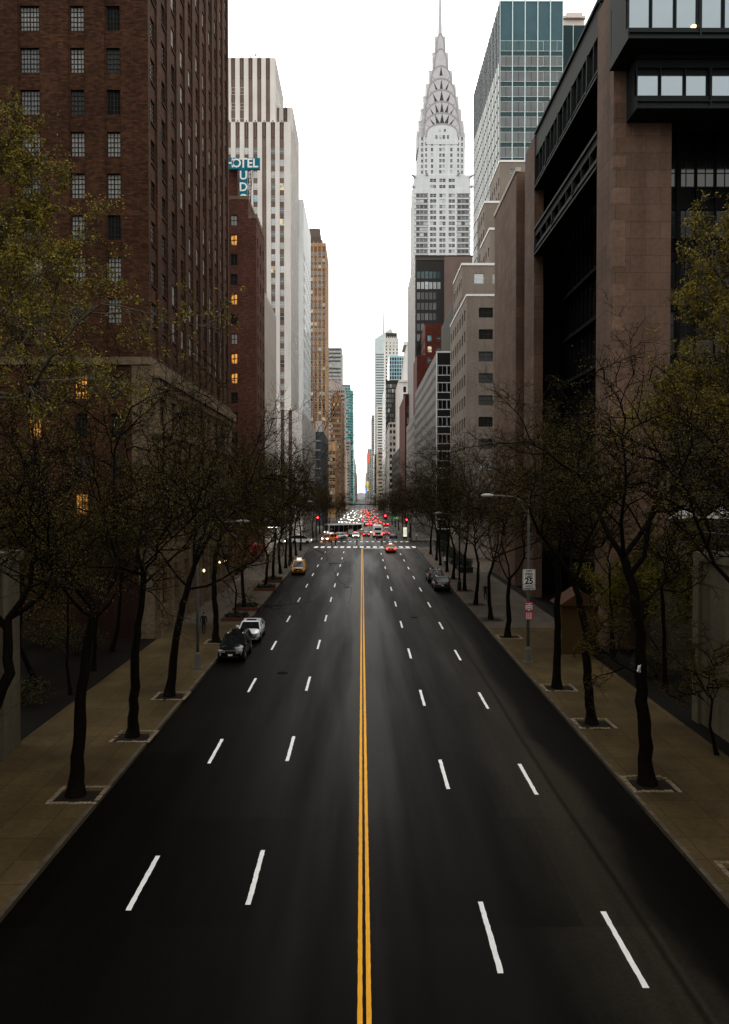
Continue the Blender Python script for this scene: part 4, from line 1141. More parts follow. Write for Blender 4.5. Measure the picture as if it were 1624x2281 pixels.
# shoulder storeys with the eagles
block(16.8, 16.4, zt+.01, zc(1515), [(c0-17+16.8, c1-17+16.8) for c0, c1 in mid], [(zc(1635)+.6, zc(1635)+2.5), (zc(1580)+.4, zc(1580)+2.4)], 'tower')
rr = sorted([(zc(1490)+fr*k, zc(1490)+fr*k+1.95) for k in range(0, 7)])
block(13.8, 13.8, zc(1515)+.01, zc(1185), [(1.2, 2.3), (25.3, 26.4)], rr, 'tower')
inner = [(u+11-1.75+o, u+11-1.75+1.4+o) for u in (0,) for o in (0, 1.95)] + [(4.3, 5.6), (15.9, 17.2), (.8, 1.9), (20.1, 21.2)]
block(11.0, 14.3, zc(1515)+.02, zc(1180), sorted(inner), rr, 'tower')
eg = MB()
for sx in (-1, 1):
    for hw, dz in ((17.2, 0), (9.5, 1.4)):
        x, z = XC+sx*hw, zc(1530)+dz; dx = sx*(1.5 if hw > 12 else .8)
        eg.tube([(x-dx*.5, YC+.2, z-.4), (x+dx*.6, YC-.9, z+.4), (x+dx*1.4, YC-1.7, z+.1)], [.8, .6, .15], 6)
    x = XC+sx*17.4; eg.lathe((x, YC-.2, zc(1620)), [(.2, -.8), (1.0, 0), (.9, .8), (.2, 1.2)], 8)
B.part('eagle_gargoyle', eg, CS)
# tiered arches: extruded in both directions, each smaller and higher
def arch(hw, zb_, za, n=14):
    return [(hw*math.sin(t), zb_+(za-zb_)*max(0, math.cos(t))**.62) for t in np.linspace(math.pi/2, -math.pi/2, n)]
yc = YC+17
TI = [(9.6, 14.5, 1200, 1085), (11.0, 13.6, 1180, 992), (10.4, 12.2, 1130, 895), (9.6, 10.6, 1010, 797), (8.5, 9.0, 900, 703), (6.2, 7.0, 770, 598), (4.1, 4.8, 700, 455), (2.6, 3.2, 560, 330)]
for i, (hw, hd, yb_, ya) in enumerate(TI):
    zt_ = (lambda y, D=yc-hd: gh(.2605*y, D))
    t = MB(); po = [(XC+x, z) for x, z in arch(hw, zt_(yb_), zt_(ya))] + [(XC-hw, zt_(yb_+60)), (XC+hw, zt_(yb_+60))]
    t.prism(po, 'y', yc-hd, yc+hd)
    po = [(yc+x, z) for x, z in arch(hw, zt_(yb_), zt_(ya))] + [(yc-hw, zt_(yb_+60)), (yc+hw, zt_(yb_+60))]
    t.prism(po, 'x', XC-hd-.02, XC+hd+.02)
    if i > 0: t.box(XC-hw*.93, XC+hw*.93, yc-hw*.93, yc+hw*.93, zt_(yb_+60), zt_(yb_-30))
    B.part('crown_tier', t, CW if i == 0 else CS)
    # rim and sunburst triangles of this tier
    rim = MB(); a = arch(hw+.12, zt_(yb_), zt_(ya)+.15, 16); c = arch(hw-.5, zt_(yb_), zt_(ya)-.75, 16)
    for k in range(15):
        for (fa, fb, N_) in ((lambda q: (XC+q[0], yc-hd-.12, q[1]), None, 0), (lambda q: (XC-hd-.14, yc-q[0], q[1]), None, 1)):
            rim.quad([fa(a[k]), fa(a[k+1]), fa(c[k+1]), fa(c[k])])
    B.part('crown_rim', rim, plain('crown_rim_steel', (.24, .24, .25), .5))
    if 1 <= i <= 5:
        nxt = TI[i-1]; n = (7, 7, 5, 5, 3)[i-1]; hz = zt_(ya)
        tri = MB()
        for k in range(n):
            t_ = (k-(n-1)/2)/(n-1)*math.pi*.80; ri, ro = .50, .95
            def pt(r, th, w=0): return (hw*r*math.sin(th)+w*math.cos(th), zt_(yb_)+(hz-zt_(yb_))*r*max(0, math.cos(th))**.62)
            w = 1.35 if i < 4 else .95
            for fa in (lambda q: (XC+q[0], yc-hd-.08, q[1]), lambda q: (XC-hd-.1, yc-q[0], q[1])):
                tri.quad([fa(pt(ri, t_, -w)), fa(pt(ri, t_, w)), fa(pt(ro, t_))])
        B.part('triangular_window', tri, plain('crown_window', (.035, .035, .037), .4))
wn = MB()
Ea = Face((XC-11, yc-14.62), (1, 0), 22, 0.)
B.put(Ea, [(8.9, 9.9), (12.1, 13.1)], [(zc(1138), zc(1138)+1.5)], -.05, 'tower')
B.put(Ea, [(7.0, 8.1), (13.9, 15.0), (9.4, 10.6), (11.4, 12.6)], [(zc(1197), zc(1197)+2)], -.05, 'tower')
sp = MB(); zs_ = lambda y: gh(.2605*y, yc); sp.lathe((XC, yc, 0), [(1.7, zs_(490)), (1.25, zs_(330)), (.95, zs_(200)), (.75, zs_(80)), (.55, zs_(-60))], 8); B.part('spire', sp, CS)
B.finish(CW)
# ------------------------------------------------------------------ trees: tapered trunk and limbs, twigs, buds and leaves
def bark_mat(name, col):
    m = wall_mat(name, col, var=.35, blotch=.3, streak=.5, rough=.9, spec=.04)
    return m
BARK = bark_mat('bark_dark', (0.0065, 0.0048, 0.0032))
TWIG = plain('twig_bark', (0.0095, 0.0062, 0.0032), .8, var=.3, spec=.04)
PALEBARK = bark_mat('bark_pale', (0.085, 0.072, 0.052))
def leaf_mat(name, col, col2):
    m, t, b = new_mat(name)
    N, L = t.nodes.new, t.links.new
    tc = N('ShaderNodeTexCoord'); n = N('ShaderNodeTexNoise'); n.inputs['Scale'].default_value = 1.6; n.inputs['Detail'].default_value = 5
    L(tc.outputs['Object'], n.inputs['Vector'])
    r = N('ShaderNodeMix'); r.data_type = 'RGBA'; r.inputs[6].default_value = (*col, 1); r.inputs[7].default_value = (*col2, 1)
    q = N('ShaderNodeMapRange'); q.inputs['From Min'].default_value = .35; q.inputs['From Max'].default_value = .65; L(n.outputs['Fac'], q.inputs['Value'])
    L(q.outputs[0], r.inputs[0]); L(r.outputs[2], b.inputs['Base Color'])
    b.inputs['Roughness'].default_value = .6; b.inputs['Specular IOR Level'].default_value = .1
    return m
BUD = leaf_mat('bud_leaf', (0.050, 0.036, 0.007), (0.115, 0.084, 0.013))
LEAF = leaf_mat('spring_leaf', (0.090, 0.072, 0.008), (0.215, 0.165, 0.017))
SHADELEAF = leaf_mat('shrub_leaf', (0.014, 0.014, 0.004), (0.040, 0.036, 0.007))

def unit(v): return v/(np.linalg.norm(v)+1e-9)
def np_tubes(segs, k):
    """segs: n x 8 (p, q, r0, r1) -> vertices, quads"""
    s = np.asarray(segs, float); P, Q, r0, r1 = s[:, 0:3], s[:, 3:6], s[:, 6], s[:, 7]
    d = Q-P; d /= np.linalg.norm(d, axis=1)[:, None]+1e-9
    ref = np.where(np.abs(d[:, 2:3]) > .9, np.array([[1., 0, 0]]), np.array([[0, 0, 1.]]))
    a = np.cross(d, ref); a /= np.linalg.norm(a, axis=1)[:, None]+1e-9; b = np.cross(a, d)
    n = len(s); V = np.empty((n, 2, k, 3))
    for j in range(k):
        c, e = math.cos(2*math.pi*j/k), math.sin(2*math.pi*j/k)
        V[:, 0, j] = P+(a*c+b*e)*r0[:, None]; V[:, 1, j] = Q+(a*c+b*e)*r1[:, None]
    base = (np.arange(n)*2*k)[:, None]
    F = []
    for j in range(k):
        j2 = (j+1) % k
        F.append(np.concatenate([base+j, base+k+j, base+k+j2, base+j2], 1))
    return V.reshape(-1, 3), np.concatenate(F, 0)
def np_mesh(name, chunks, mats):
    """chunks: (V, F quads, material)"""
    V = np.concatenate([c[0] for c in chunks]); off = 0; FF = []; MI = []
    for v, f, m in chunks:
        FF.append(f+off); MI.append(np.full(len(f), m, np.int32)); off += len(v)
    F = np.concatenate(FF).astype(np.int32); MI = np.concatenate(MI)
    me = bpy.data.meshes.new(name)
    me.vertices.add(len(V)); me.vertices.foreach_set('co', V.astype(np.float32).ravel())
    me.loops.add(F.size); me.loops.foreach_set('vertex_index', F.ravel())
    me.polygons.add(len(F)); me.polygons.foreach_set('loop_start', np.arange(0, F.size, 4, dtype=np.int32))
    me.polygons.foreach_set('material_index', MI)
    for m in mats: me.materials.append(m)
    uv = me.uv_layers.new(name='UVMap'); c = V[F.ravel()]
    uv.data.foreach_set('uv', np.stack([c[:, 0]+c[:, 1], c[:, 2]], 1).astype(np.float32).ravel())
    me.update(calc_edges=True); me.validate()
    return me
def leaves(R, centers, per, size, spread):
    c = np.repeat(np.asarray(centers), per, 0); n = len(c)
    c = c+R.normal(0, spread, (n, 3))
    a = R.normal(0, 1, (n, 3)); a /= np.linalg.norm(a, axis=1)[:, None]
    b = np.cross(a, R.normal(0, 1, (n, 3))); b /= np.linalg.norm(b, axis=1)[:, None]+1e-9
    s = (size*R.uniform(.6, 1.4, n))[:, None]
    V = np.stack([c-a*s, c-b*s*.5, c+a*s, c+b*s*.5], 1).reshape(-1, 3)
    return V, np.arange(n*4).reshape(-1, 4)
def grow(seed, trunk, r0, nl=4, L1=6.5, counts=(9, 8, 5), up=.30, flat=.55, leaf=(2, .030, .09), k_=(8, 5, 3), bias=None, spread=1.0, limbs=None, decay=.60, lp=None):
    """trunk: list of points from the ground up (local metres). Returns (wood mesh, crown mesh)"""
    R = np.random.default_rng(seed)
    big = MB(); mid, fine, tips = [], [], []
    tr = [np.array(p, float) for p in trunk]
    n = len(tr)
    rad = [r0*(1-.42*i/(n-1)) for i in range(n)]; rad[0] = r0*1.0
    # root flare, wandering trunk
    pts, rr = [], []
    for i in range(n-1):
        for t in np.linspace(0, 1, 4, endpoint=False):
            p = tr[i]*(1-t)+tr[i+1]*t; w = r0*.10 if 0 < i+t else 0
            pts.append(p+np.array([R.normal(0, w), R.normal(0, w), 0])); rr.append((rad[i]*(1-t)+rad[i+1]*t)*R.uniform(.95, 1.06))
    pts.append(tr[-1]); rr.append(rad[-1])
    rr[0] = r0*1.55; rr[1] = r0*1.12
    big.tube([tuple(p) for p in pts], rr, 10)
    def branch(p, d, L, r, lvl):
        ns = (7, 5, 4, 3)[min(lvl-1, 3)]; sl = L/ns; P = [p]; rads = [r]; dirs = []
        for i in range(ns):
            j = (.27, .30, .36, .42)[min(lvl-1, 3)]
            d = unit(d+R.normal(0, j, 3)+np.array([0, 0, up*(.55 if lvl == 1 else .22)*(1-.5*i/ns)]) + (bias if bias is not None and lvl <= 2 else 0))
            p = p+d*sl; P.append(p); dirs.append(d); rads.append(r*(1-(i+1)/ns*(.72 if lvl < 3 else .6)))
        if lvl <= 1: big.tube([tuple(q) for q in P], rads, 6, cap=False)
        else:
            out = mid if lvl == 2 else fine
            for i in range(ns): out.append((*P[i], *P[i+1], rads[i], rads[i+1]))
        if lvl >= 4 or lvl > len(counts):
            tips.extend(P[1:]); return
        m = counts[lvl-1]
        for q in range(m):
            t = .22+.78*(q+R.uniform(.1, .9))/m
            i = min(int(t*ns), ns-1); f = t*ns-i
            base = P[i]*(1-f)+P[i+1]*f; dd = dirs[i]
            side = unit(np.cross(dd, R.normal(0, 1, 3))); side[2] *= flat
            nd = unit(dd*.55+side*(.85*spread))
            branch(base, nd, L*decay*R.uniform(.6, 1.1)*(1-.35*t), max(rads[i]*.55, (.040, .020, .011)[min(lvl-1, 2)]), lvl+1)
        if lvl <= 3: branch(P[-1], dirs[-1], L*.55, max(rads[-1], .008), lvl+1)
    top = tr[-1]; a0 = R.uniform(0, 6.28)
    if limbs is None:
        for i in range(nl):
            a = a0+6.283*i/nl+R.normal(0, .25); el = R.uniform(.55, 1.0)
            d = np.array([math.cos(a)*math.cos(el), math.sin(a)*math.cos(el), math.sin(el)])
            t = 1-.0*i; st = top if i < 2 or n < 3 else tr[-1]*(1-.12*(i-1))+tr[-2]*.12*(i-1)
            branch(st, d, L1*R.uniform(.8, 1.15), rad[-1]*(.72, .66, .5, .45, .4, .4)[min(i, 5)], 1)
    else:
        for frac, d, L, q in limbs:           # limbs with given start, direction, length and thickness
            x = frac*(n-1); i = min(int(x), n-2); f = x-i
            branch(tr[i]*(1-f)+tr[i+1]*f, unit(np.array(d, float)), L, rad[-1]*q, 1)
    wood_chunks = []
    V = np.array(big.v, float); F = np.array([f for f in big.f if len(f) == 4], int); wood_chunks.append((V, F, 0))
    v, f = np_tubes(mid, k_[1]); wood_chunks.append((v, f, 0))
    crown = []
    v, f = np_tubes(fine, k_[2]); crown.append((v, f, 0))
    per, size, spr = leaf
    if per > 0:
        tp = np.array(tips)
        if lp is not None: tp = tp[R.random(len(tp)) < lp]
        v, f = leaves(R, tp, per, size, spr); crown.append((v, f, 1))
    return wood_chunks, crown
def tree(name, label, loc, gen, mats=(None, None, None), group=None, rz=0.0):
    w, c = gen; bark, twig, lf = [a or b for a, b in zip(mats, (BARK, TWIG, BUD))]
    t = thing(name, label, 'tree', loc, rz, group)
    a = link('trunk', np_mesh('trunk', w, [bark]), t); a.data.polygons.foreach_set('use_smooth', [True]*len(a.data.polygons))
    link('crown', np_mesh('crown', c, [twig, lf]), t)
    return t
# tree pits, edged with setts
SETT = wall_mat('granite_sett', (0.175, 0.135, 0.09), .4, .25, .1)
SOIL = plain('pit_soil', (0.010, 0.007, 0.0045), .95, var=.4, sc=9)
def tree_pit(X, Y, label, w=1.55, l=1.5, setts=True, group=None, seed=1):
    z = gz(Y)+.15; R = random.Random(seed)
    t = thing('tree_pit', label, 'tree pit', (X, Y, z), group=group)
    s = MB(); s.quad([(-w/2, -l/2, .006), (w/2, -l/2, .006), (w/2, l/2, .006), (-w/2, l/2, .006)]); s.local('soil', SOIL, t)
    e = MB(); b = .2
    if setts:
        def row(x0, x1, y0, y1, along):
            n = int(((x1-x0) if along == 'x' else (y1-y0))/.17)
            for i in range(n):
                if R.random() < .05: continue
                h = .02+R.uniform(0, .03)
                if along == 'x':
                    a = x0+(x1-x0)*i/n; e.box(a+.016, a+(x1-x0)/n-.016, y0+R.uniform(0, .02), y1-R.uniform(0, .02), 0, h, 0, 'b')
                else:
                    a = y0+(y1-y0)*i/n; e.box(x0+R.uniform(0, .02), x1-R.uniform(0, .02), a+.016, a+(y1-y0)/n-.016, 0, h, 0, 'b')
        row(-w/2-b, w/2+b, -l/2-b, -l/2, 'x'); row(-w/2-b, w/2+b, l/2, l/2+b, 'x')
        row(-w/2-b, -w/2, -l/2, l/2, 'y'); row(w/2, w/2+b, -l/2, l/2, 'y')
        e.local('edging', SETT, t)
    else:
        e.box(-w/2-b, w/2+b, -l/2-b, -l/2, 0, .04); e.box(-w/2-b, w/2+b, l/2, l/2+b, 0, .04)
        e.box(-w/2-b, -w/2, -l/2, l/2, 0, .039); e.box(w/2, w/2+b, -l/2, l/2, 0, .039)
        e.local('edging', plain('pit_edging', (0.035, .024, .018), .8), t)
    return t
def at(X, Y, dz=.15): return (X, Y, gz(Y)+dz)
ZC = lambda Y: gz(Y)+.15
def px(x, y, Y, X0, Y0):      # local trunk point seen at photo pixel (x, y) when it stands at distance Y
    return (gx(x, Y)-X0, Y-Y0, gh(y, Y)-ZC(Y0))

# near street trees, each with its own trunk
near = []
def near_tree(X, Y, pix, r0, label, pitlabel, seed, dy=0.0, **k):
    pts = [(0, 0, 0)]
    for i, (x, y) in enumerate(pix): pts.append(px(x, y, Y+dy*(i+1), X, Y))
    k.setdefault('nl', 4)
    t = tree('street_tree', label, at(X, Y), grow(seed, pts, r0, **k), group='bare street trees along the pavements')
    if pitlabel: tree_pit(X+(0.12 if X < 0 else .1), Y, pitlabel, group='tree pits along the kerb', seed=seed)
    return t
near_tree(-11.2, 31.0, [(172, 1660), (180, 1560), (190, 1450), (212, 1350)], .27, 'nearest street tree on the brick tower side, with a thick straight trunk',
          'sett-edged tree pit under the nearest street tree on the brick tower side', 11, nl=5, L1=8.0, dy=.2, counts=(9, 8, 5))
near_tree(-11.1, 38.3, [(297, 1560), (300, 1450), (308, 1380), (320, 1280)], .25, 'second street tree on the brick tower side, dark straight trunk with a narrow fork',
          'sett-edged tree pit under the second street tree of the brick tower side', 12, nl=5, L1=8.8, counts=(9, 8, 5))
near_tree(-11.1, 45.7, [(385, 1470), (400, 1370), (415, 1320), (432, 1262)], .25, 'leaning street tree beside the lamp post, its long low limb reaching over the road',
          'sett-edged tree pit under the leaning street tree next to the lamp post', 13, dy=.3,
          limbs=[(1, (.75, .0, .62), 8.5, .8), (1, (-.45, .25, .85), 8.6, .75), (1, (.3, .5, .9), 8.6, .75), (.78, (.9, .1, .08), 8.0, .5), (.8, (-.9, -.1, .3), 6, .5), (1, (.15, -.5, .8), 6, .6)], counts=(9, 8, 5))
near_tree(-11.3, 61.7, [(480, 1370), (476, 1300), (480, 1240), (492, 1190)], .24, 'street tree standing just behind the parked black car on the brick tower side',
          'small tree pit beside the parked black car', 14, nl=5, L1=8.6, counts=(9, 8, 5))
near_tree(11.6, 32.1, [(1440, 1640), (1432, 1540), (1430, 1420), (1412, 1300), (1390, 1240)], .28, 'nearest street tree on the granite office side, a white scrap caught on its thick trunk',
          'sett-edged tree pit under the nearest street tree on the granite office side', 15, dy=.1,
          limbs=[(1, (-.5, .2, .8), 7, .75), (1, (.5, .3, .85), 7, .75), (.86, (.65, .0, .8), 6.5, .7), (1, (-.1, -.5, .9), 6, .6), (.72, (.9, .2, .5), 5, .5), (.45, (-.9, -.2, .1), 3, .25)], counts=(9, 8, 5))
near_tree(11.7, 40.3, [(1316, 1560), (1310, 1480), (1306, 1400), (1290, 1330), (1282, 1300)], .25, 'crooked street tree with a burr halfway up its curving trunk and a wide fork',
          'sett-edged tree pit under the crooked street tree', 16,
          limbs=[(1, (-.75, .1, .6), 7.5, .8), (1, (.55, .3, .75), 7, .75), (1, (-.2, .5, .9), 6.5, .6), (1, (.2, -.5, .9), 6, .55)], counts=(9, 8, 5))
near_tree(11.7, 47.5, [(1243, 1450), (1244, 1380), (1245, 1290), (1246, 1230)], .24, 'straight dark street tree between the crooked tree and the speed limit pole',
          'sett-edged tree pit under the straight tree by the speed limit pole', 17, nl=4, L1=7, counts=(9, 8, 5))
near_tree(11.7, 63.6, [(1134, 1370), (1132, 1330), (1136, 1290)], .22, 'low forking street tree just beyond the speed limit pole',
          'sett-edged tree pit just beyond the speed limit pole', 18, nl=3, L1=7.5, counts=(9, 8, 5))
near_tree(12.2, 24.5, [(1690, 1800), (1705, 1600), (1700, 1450), (1690, 1330)], .26, 'street tree at the frame edge whose twigs reach in beside the concrete wall',
          'sett-edged tree pit cut by the frame at the bottom corner', 19, nl=5, L1=5.5, counts=(9, 8, 5))
near_tree(-14.6, 27.5, [(-95, 1760), (-40, 1640), (20, 1500), (15, 1380)], .26, 'curved dark tree against the concrete wall at the frame edge, on the brick tower side', None, 20, nl=4, L1=5.5, counts=(9, 8, 5))
# thinner trees behind the pavements
near_tree(-16.9, 46, [(147, 1480), (150, 1400), (150, 1330)], .09, 'thin young tree on the dark setts beside the concrete wall', None, 21, nl=4, L1=4, counts=(6, 5, 5))
near_tree(-17.6, 52, [(209, 1440), (214, 1370), (225, 1290)], .16, 'dark tree in front of the brick tower base wall', None, 22, nl=4, L1=5.5, counts=(9, 8, 5))
near_tree(-19.6, 48, [(40, 1440), (44, 1370), (50, 1290)], .16, 'dark tree rising between the concrete wall and the brick tower, behind the thin young tree', None, 26, nl=5, L1=6.0, counts=(9, 8, 5))
near_tree(-18.3, 58, [(262, 1400), (266, 1340), (270, 1270)], .17, 'dark tree standing hard against the stone corner of the brick tower', None, 27, nl=5, L1=6.2, counts=(9, 8, 5))
near_tree(17.9, 56.5, [(1364, 1400), (1362, 1330), (1360, 1270)], .15, 'tree with a ring of low hoops at its foot, on the dark setts', None, 23, nl=4, L1=5.0, counts=(9, 8, 5), leaf=(1, .04, .12))
near_tree(18.0, 47, [(1484, 1470), (1482, 1400), (1476, 1300)], .15, 'dark tree in the shade close to the concrete retaining wall', None, 24, nl=4, L1=5.0, counts=(9, 8, 5), leaf=(1, .04, .12))
near_tree(16.0, 35.6, [(1586, 1620), (1592, 1560)], .08, 'small bare ornamental tree in front of the concrete wall', None, 25, nl=5, L1=2.6, counts=(6, 5, 4))

# the rows further off: five grown kinds, copied with their parts
kinds = []
def far_kind(seed, h, r0, lab, X, Y, **k):
    lean = random.Random(seed)
    pts = [(0, 0, 0), (lean.uniform(-.2, .2), 0, h*.35), (lean.uniform(-.35, .35), lean.uniform(-.3, .3), h*.7), (lean.uniform(-.4, .4), lean.uniform(-.3, .3), h)]
    t = tree('street_tree', lab, at(X, Y), grow(seed, pts, r0, **k), group='bare street trees along the pavements'); kinds.append(t); return t
far_kind(31, 6.0, .19, 'slim street tree in a raised bed behind the silver car', -11.4, 77.5, nl=5, L1=8.6, counts=(9, 8, 5))
far_kind(32, 5.6, .19, 'street tree two trunks past the low forking tree on the granite office side', 11.7, 72, nl=5, L1=8.8, counts=(9, 8, 5))
far_kind(33, 3.8, .10, 'thin sapling in a raised bed right behind the silver car', -11.4, 71.5, nl=3, L1=3.8, counts=(6, 5, 5))
far_kind(34, 5.8, .20, 'street tree near the parked grey car on the granite office side', 11.9, 92, nl=5, L1=8.2, counts=(9, 8, 5))
spec = [(1, -11.2, 92.6, 'street tree by the low raised bed before the parked yellow taxi'), (3, -11.2, 100.5, 'second tree before the yellow taxi, beside a raised bed'),
        (0, -11.2, 109.6, 'street tree level with the yellow taxi at the kerb'), (1, -11.2, 117, 'street tree just past the yellow taxi'),
        (3, -11.3, 127, 'street tree between the yellow taxi and the avenue corner'), (0, -11.4, 138, 'street tree close to the avenue corner on the hotel side'), (1, -11.5, 149, 'last tree before the avenue on the hotel side'),
        (0, 11.6, 81, 'street tree whose trunk leans beside the dark lamp post on the granite office side'), (1, 11.9, 103.5, 'street tree beside the two parked black cars'),
        (3, 12.0, 112, 'street tree just beyond the two parked black cars'), (0, 12.0, 121, 'street tree near the planters on the granite office side'), (1, 12.1, 129, 'street tree behind the row of planters'), (3, 12.2, 141, 'last tree before the avenue on the granite office side')]
for j, (k, X, Y, lab) in enumerate(spec):
    dup(kinds[k], at(X, Y), rnd.uniform(0, 6.28), lab)
for j, (k, s, Y) in enumerate([(0, -1, 200), (1, -1, 214), (3, -1, 231), (1, -1, 250), (0, -1, 275), (3, -1, 300), (1, 1, 203), (3, 1, 219), (0, 1, 236), (1, 1, 262), (3, 1, 290), (0, 1, 320), (1, -1, 388), (3, 1, 390), (0, -1, 420), (1, 1, 440)]):
    dup(kinds[k], at(s*12.2, Y), rnd.uniform(0, 6.28), 'dark street tree beyond the avenue, lost among the others', 'trees beyond the avenue', (1.0, 1.0, .85))
# raised beds and pits of the far rows
for X, Y, lab in ((-11.3, 72.0, 'raised planting bed with a reddish kerb right behind the silver car'), (-11.3, 78.0, 'raised planting bed with a reddish kerb, second behind the silver car'), (-11.2, 92.6, 'raised planting bed before the yellow taxi'), (-11.2, 100.5, 'raised planting bed closest to the yellow taxi')):
    t = thing('planting_bed', lab, 'planter', at(X, Y), group='raised planting beds')
    b = MB(); b.box(-1.25, 1.25, -1.0, -.85, 0, .3); b.box(-1.25, 1.25, .85, 1.0, 0, .3); b.box(-1.25, -1.1, -.849, .849, 0, .298); b.box(1.1, 1.25, -.849, .849, 0, .298)
    b.local('kerb', plain('red_kerb', (0.085, .030, .022), .7), t)
    b = MB(); b.box(-1.1, 1.1, -.85, .85, 0, .24, 0, 'b'); b.local('soil', SOIL, t)
    R = np.random.default_rng(int(Y)); c = np.stack([R.uniform(-1, 1, 160), R.uniform(-.75, .75, 160), R.uniform(.25, .55, 160)], 1)
    v, f = leaves(R, c, 6, .09, .08); link('ground_cover', np_mesh('ground_cover', [(v, f, 0)], [plain('bed_leaf', (.018, .022, .010), .6)]), t)
for X, Y, lab in ((11.7, 72, 'dark square tree pit past the low forking tree'), (11.6, 81, 'dark square tree pit before the dark lamp post'), (11.9, 92, 'dark square tree pit level with the dark lamp post'), (11.9, 103.5, 'dark tree pit beside the parked black cars')):
    tree_pit(X, Y, lab, 1.6, 1.6, False, group='plain tree pits')

# leafy park trees on the terraces above both ends of the bridge
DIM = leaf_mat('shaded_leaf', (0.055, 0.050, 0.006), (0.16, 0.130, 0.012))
def leafy(X, Y, Z, trunk, r0, label, seed, lf=None, **k):
    t = tree('leafy_tree', label, (X, Y, Z), grow(seed, trunk, r0, **k), (PALEBARK if lf is None else BARK, PALEBARK if lf is None else TWIG, lf or LEAF), group='leafy park trees')
    return t
leafy(-15.4, 30.0, 11.6, [(0, 0, 0), (.2, .3, 2.6), (.3, .8, 5.2), (.6, 1.0, 8.5), (.8, 1.2, 12)], .20, 'leafy yellow-green tree overhanging from the frame edge before the brick tower', 41, L1=4.2, counts=(9, 8, 6), leaf=(8, .055, .085), lp=.34,
      limbs=[(.42, (.95, .2, .25), 7.4, .95), (.50, (.85, .6, .40), 6.0, .9), (.62, (.80, -.1, .45), 4.6, .8), (.72, (.6, .7, .5), 4.2, .7), (.9, (.5, .2, .9), 3.6, .7), (1, (.1, .4, 1), 3.6, .7), (.46, (.5, .9, .15), 6, .8), (.8, (-.3, .5, .6), 4, .7)])
leafy(16.0, 30.5, 11.4, [(0, 0, 0), (-.1, .3, 2.4), (.1, .6, 4.8), (-.2, .9, 7.5), (-.3, 1.2, 10)], .20, 'leafy yellow-green tree leaning in from the frame edge before the granite office', 42, L1=4.2, counts=(9, 8, 6), leaf=(8, .055, .085), lp=.34,
      limbs=[(.35, (-.95, .2, .25), 4.3, .95), (.45, (-.8, .8, .30), 4.2, .8), (.55, (-.85, -.05, .40), 4.8, .8), (.7, (-.6, .7, .5), 4.0, .7), (.85, (-.4, .2, .8), 3.4, .7), (1, (.1, .4, 1), 3.4, .6), (.4, (-.1, .9, .1), 4.6, .7), (.6, (.3, .6, .5), 4, .7)])
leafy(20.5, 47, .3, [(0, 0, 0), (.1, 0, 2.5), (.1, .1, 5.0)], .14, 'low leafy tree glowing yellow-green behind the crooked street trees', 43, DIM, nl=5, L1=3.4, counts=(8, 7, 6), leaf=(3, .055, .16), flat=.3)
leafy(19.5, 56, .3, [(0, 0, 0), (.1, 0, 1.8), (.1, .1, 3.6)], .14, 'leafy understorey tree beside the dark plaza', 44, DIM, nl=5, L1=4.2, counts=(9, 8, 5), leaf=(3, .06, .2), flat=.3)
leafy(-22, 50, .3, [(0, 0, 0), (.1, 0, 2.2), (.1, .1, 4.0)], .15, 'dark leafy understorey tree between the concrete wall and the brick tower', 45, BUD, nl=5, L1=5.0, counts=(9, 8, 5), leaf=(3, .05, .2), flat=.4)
# ------------------------------------------------------------------ retaining walls at the bridge ends, the bridge itself, garden terrace
w = MB(); w.box(-40, -16.0, -6, 37.2, -1, 9.3); w.box(-40, -15.85, -6, 37.35, 9.3, 9.75)
for y in (35.0, 30, 25, 20): w.box(-15.999, -15.8, y, y+.7, -1, 9.29)
P_ = (-28, 15, -1)
tag(link('retaining_wall', w.mesh('retaining_wall', CONC, P_), None, P_), 'streaked concrete retaining wall at the frame edge on the brick tower side', 'wall')
w = MB(); w.box(17.3, 42, -6, 41.0, -1, 9.0); w.box(17.15, 42, -6, 41.15, 9.0, 9.4)
for y in (40.3, 34, 28, 22): w.box(17.1, 17.299, y, y+.7, -1, 8.99)
P_ = (29, 15, -1)
tag(link('retaining_wall', w.mesh('retaining_wall', CONC, P_), None, P_), 'streaked concrete retaining wall with a railing on top, on the granite office side', 'wall')
def railing(name, label, x0, x1, y0, y1, z, h=1.1):
    t = thing(name, label, 'railing', ((x0+x1)/2, (y0+y1)/2, z)); m = MB()
    L = math.hypot(x1-x0, y1-y0); n = int(L/.14); cx_, cy_ = (x0+x1)/2, (y0+y1)/2
    for i in range(n+1):
        f = i/n; x, y = x0+(x1-x0)*f-cx_, y0+(y1-y0)*f-cy_
        big = i % 12 == 0; r_ = .035 if big else .014
        m.box(x-r_, x+r_, y-r_, y+r_, 0, h+(.15 if big else .06))
    m.tube([(x0-cx_, y0-cy_, .15), (x1-cx_, y1-cy_, .15)], .022, 4); m.tube([(x0-cx_, y0-cy_, h-.05), (x1-cx_, y1-cy_, h-.05)], .026, 4)
    m.local('bars', M['iron'], t); return t
railing('iron_railing', 'black iron railing along the top of the concrete wall', 17.4, 17.4, 12, 40.9, 9.4)
railing('iron_railing', 'black picket railing on the far garden terrace under the leafy tree', 20.5, 34, 52.5, 52.5, 9.0)
t = MB(); t.box(20.4, 40, 52, 58.5, -.6, 9.0); P_ = (30, 55, -.6)
tag(link('terrace_wall', t.mesh('terrace_wall', wall_mat('terrace_stone', (.06, .052, .04), .2, .2, .3), P_), None, P_), 'dark stone terrace wall under the picket railing', 'wall')
t = thing('garden_hut', 'small ochre garden hut with a red roof on the dark plaza behind the street trees', 'hut', at(gx(1285, 57), 57))
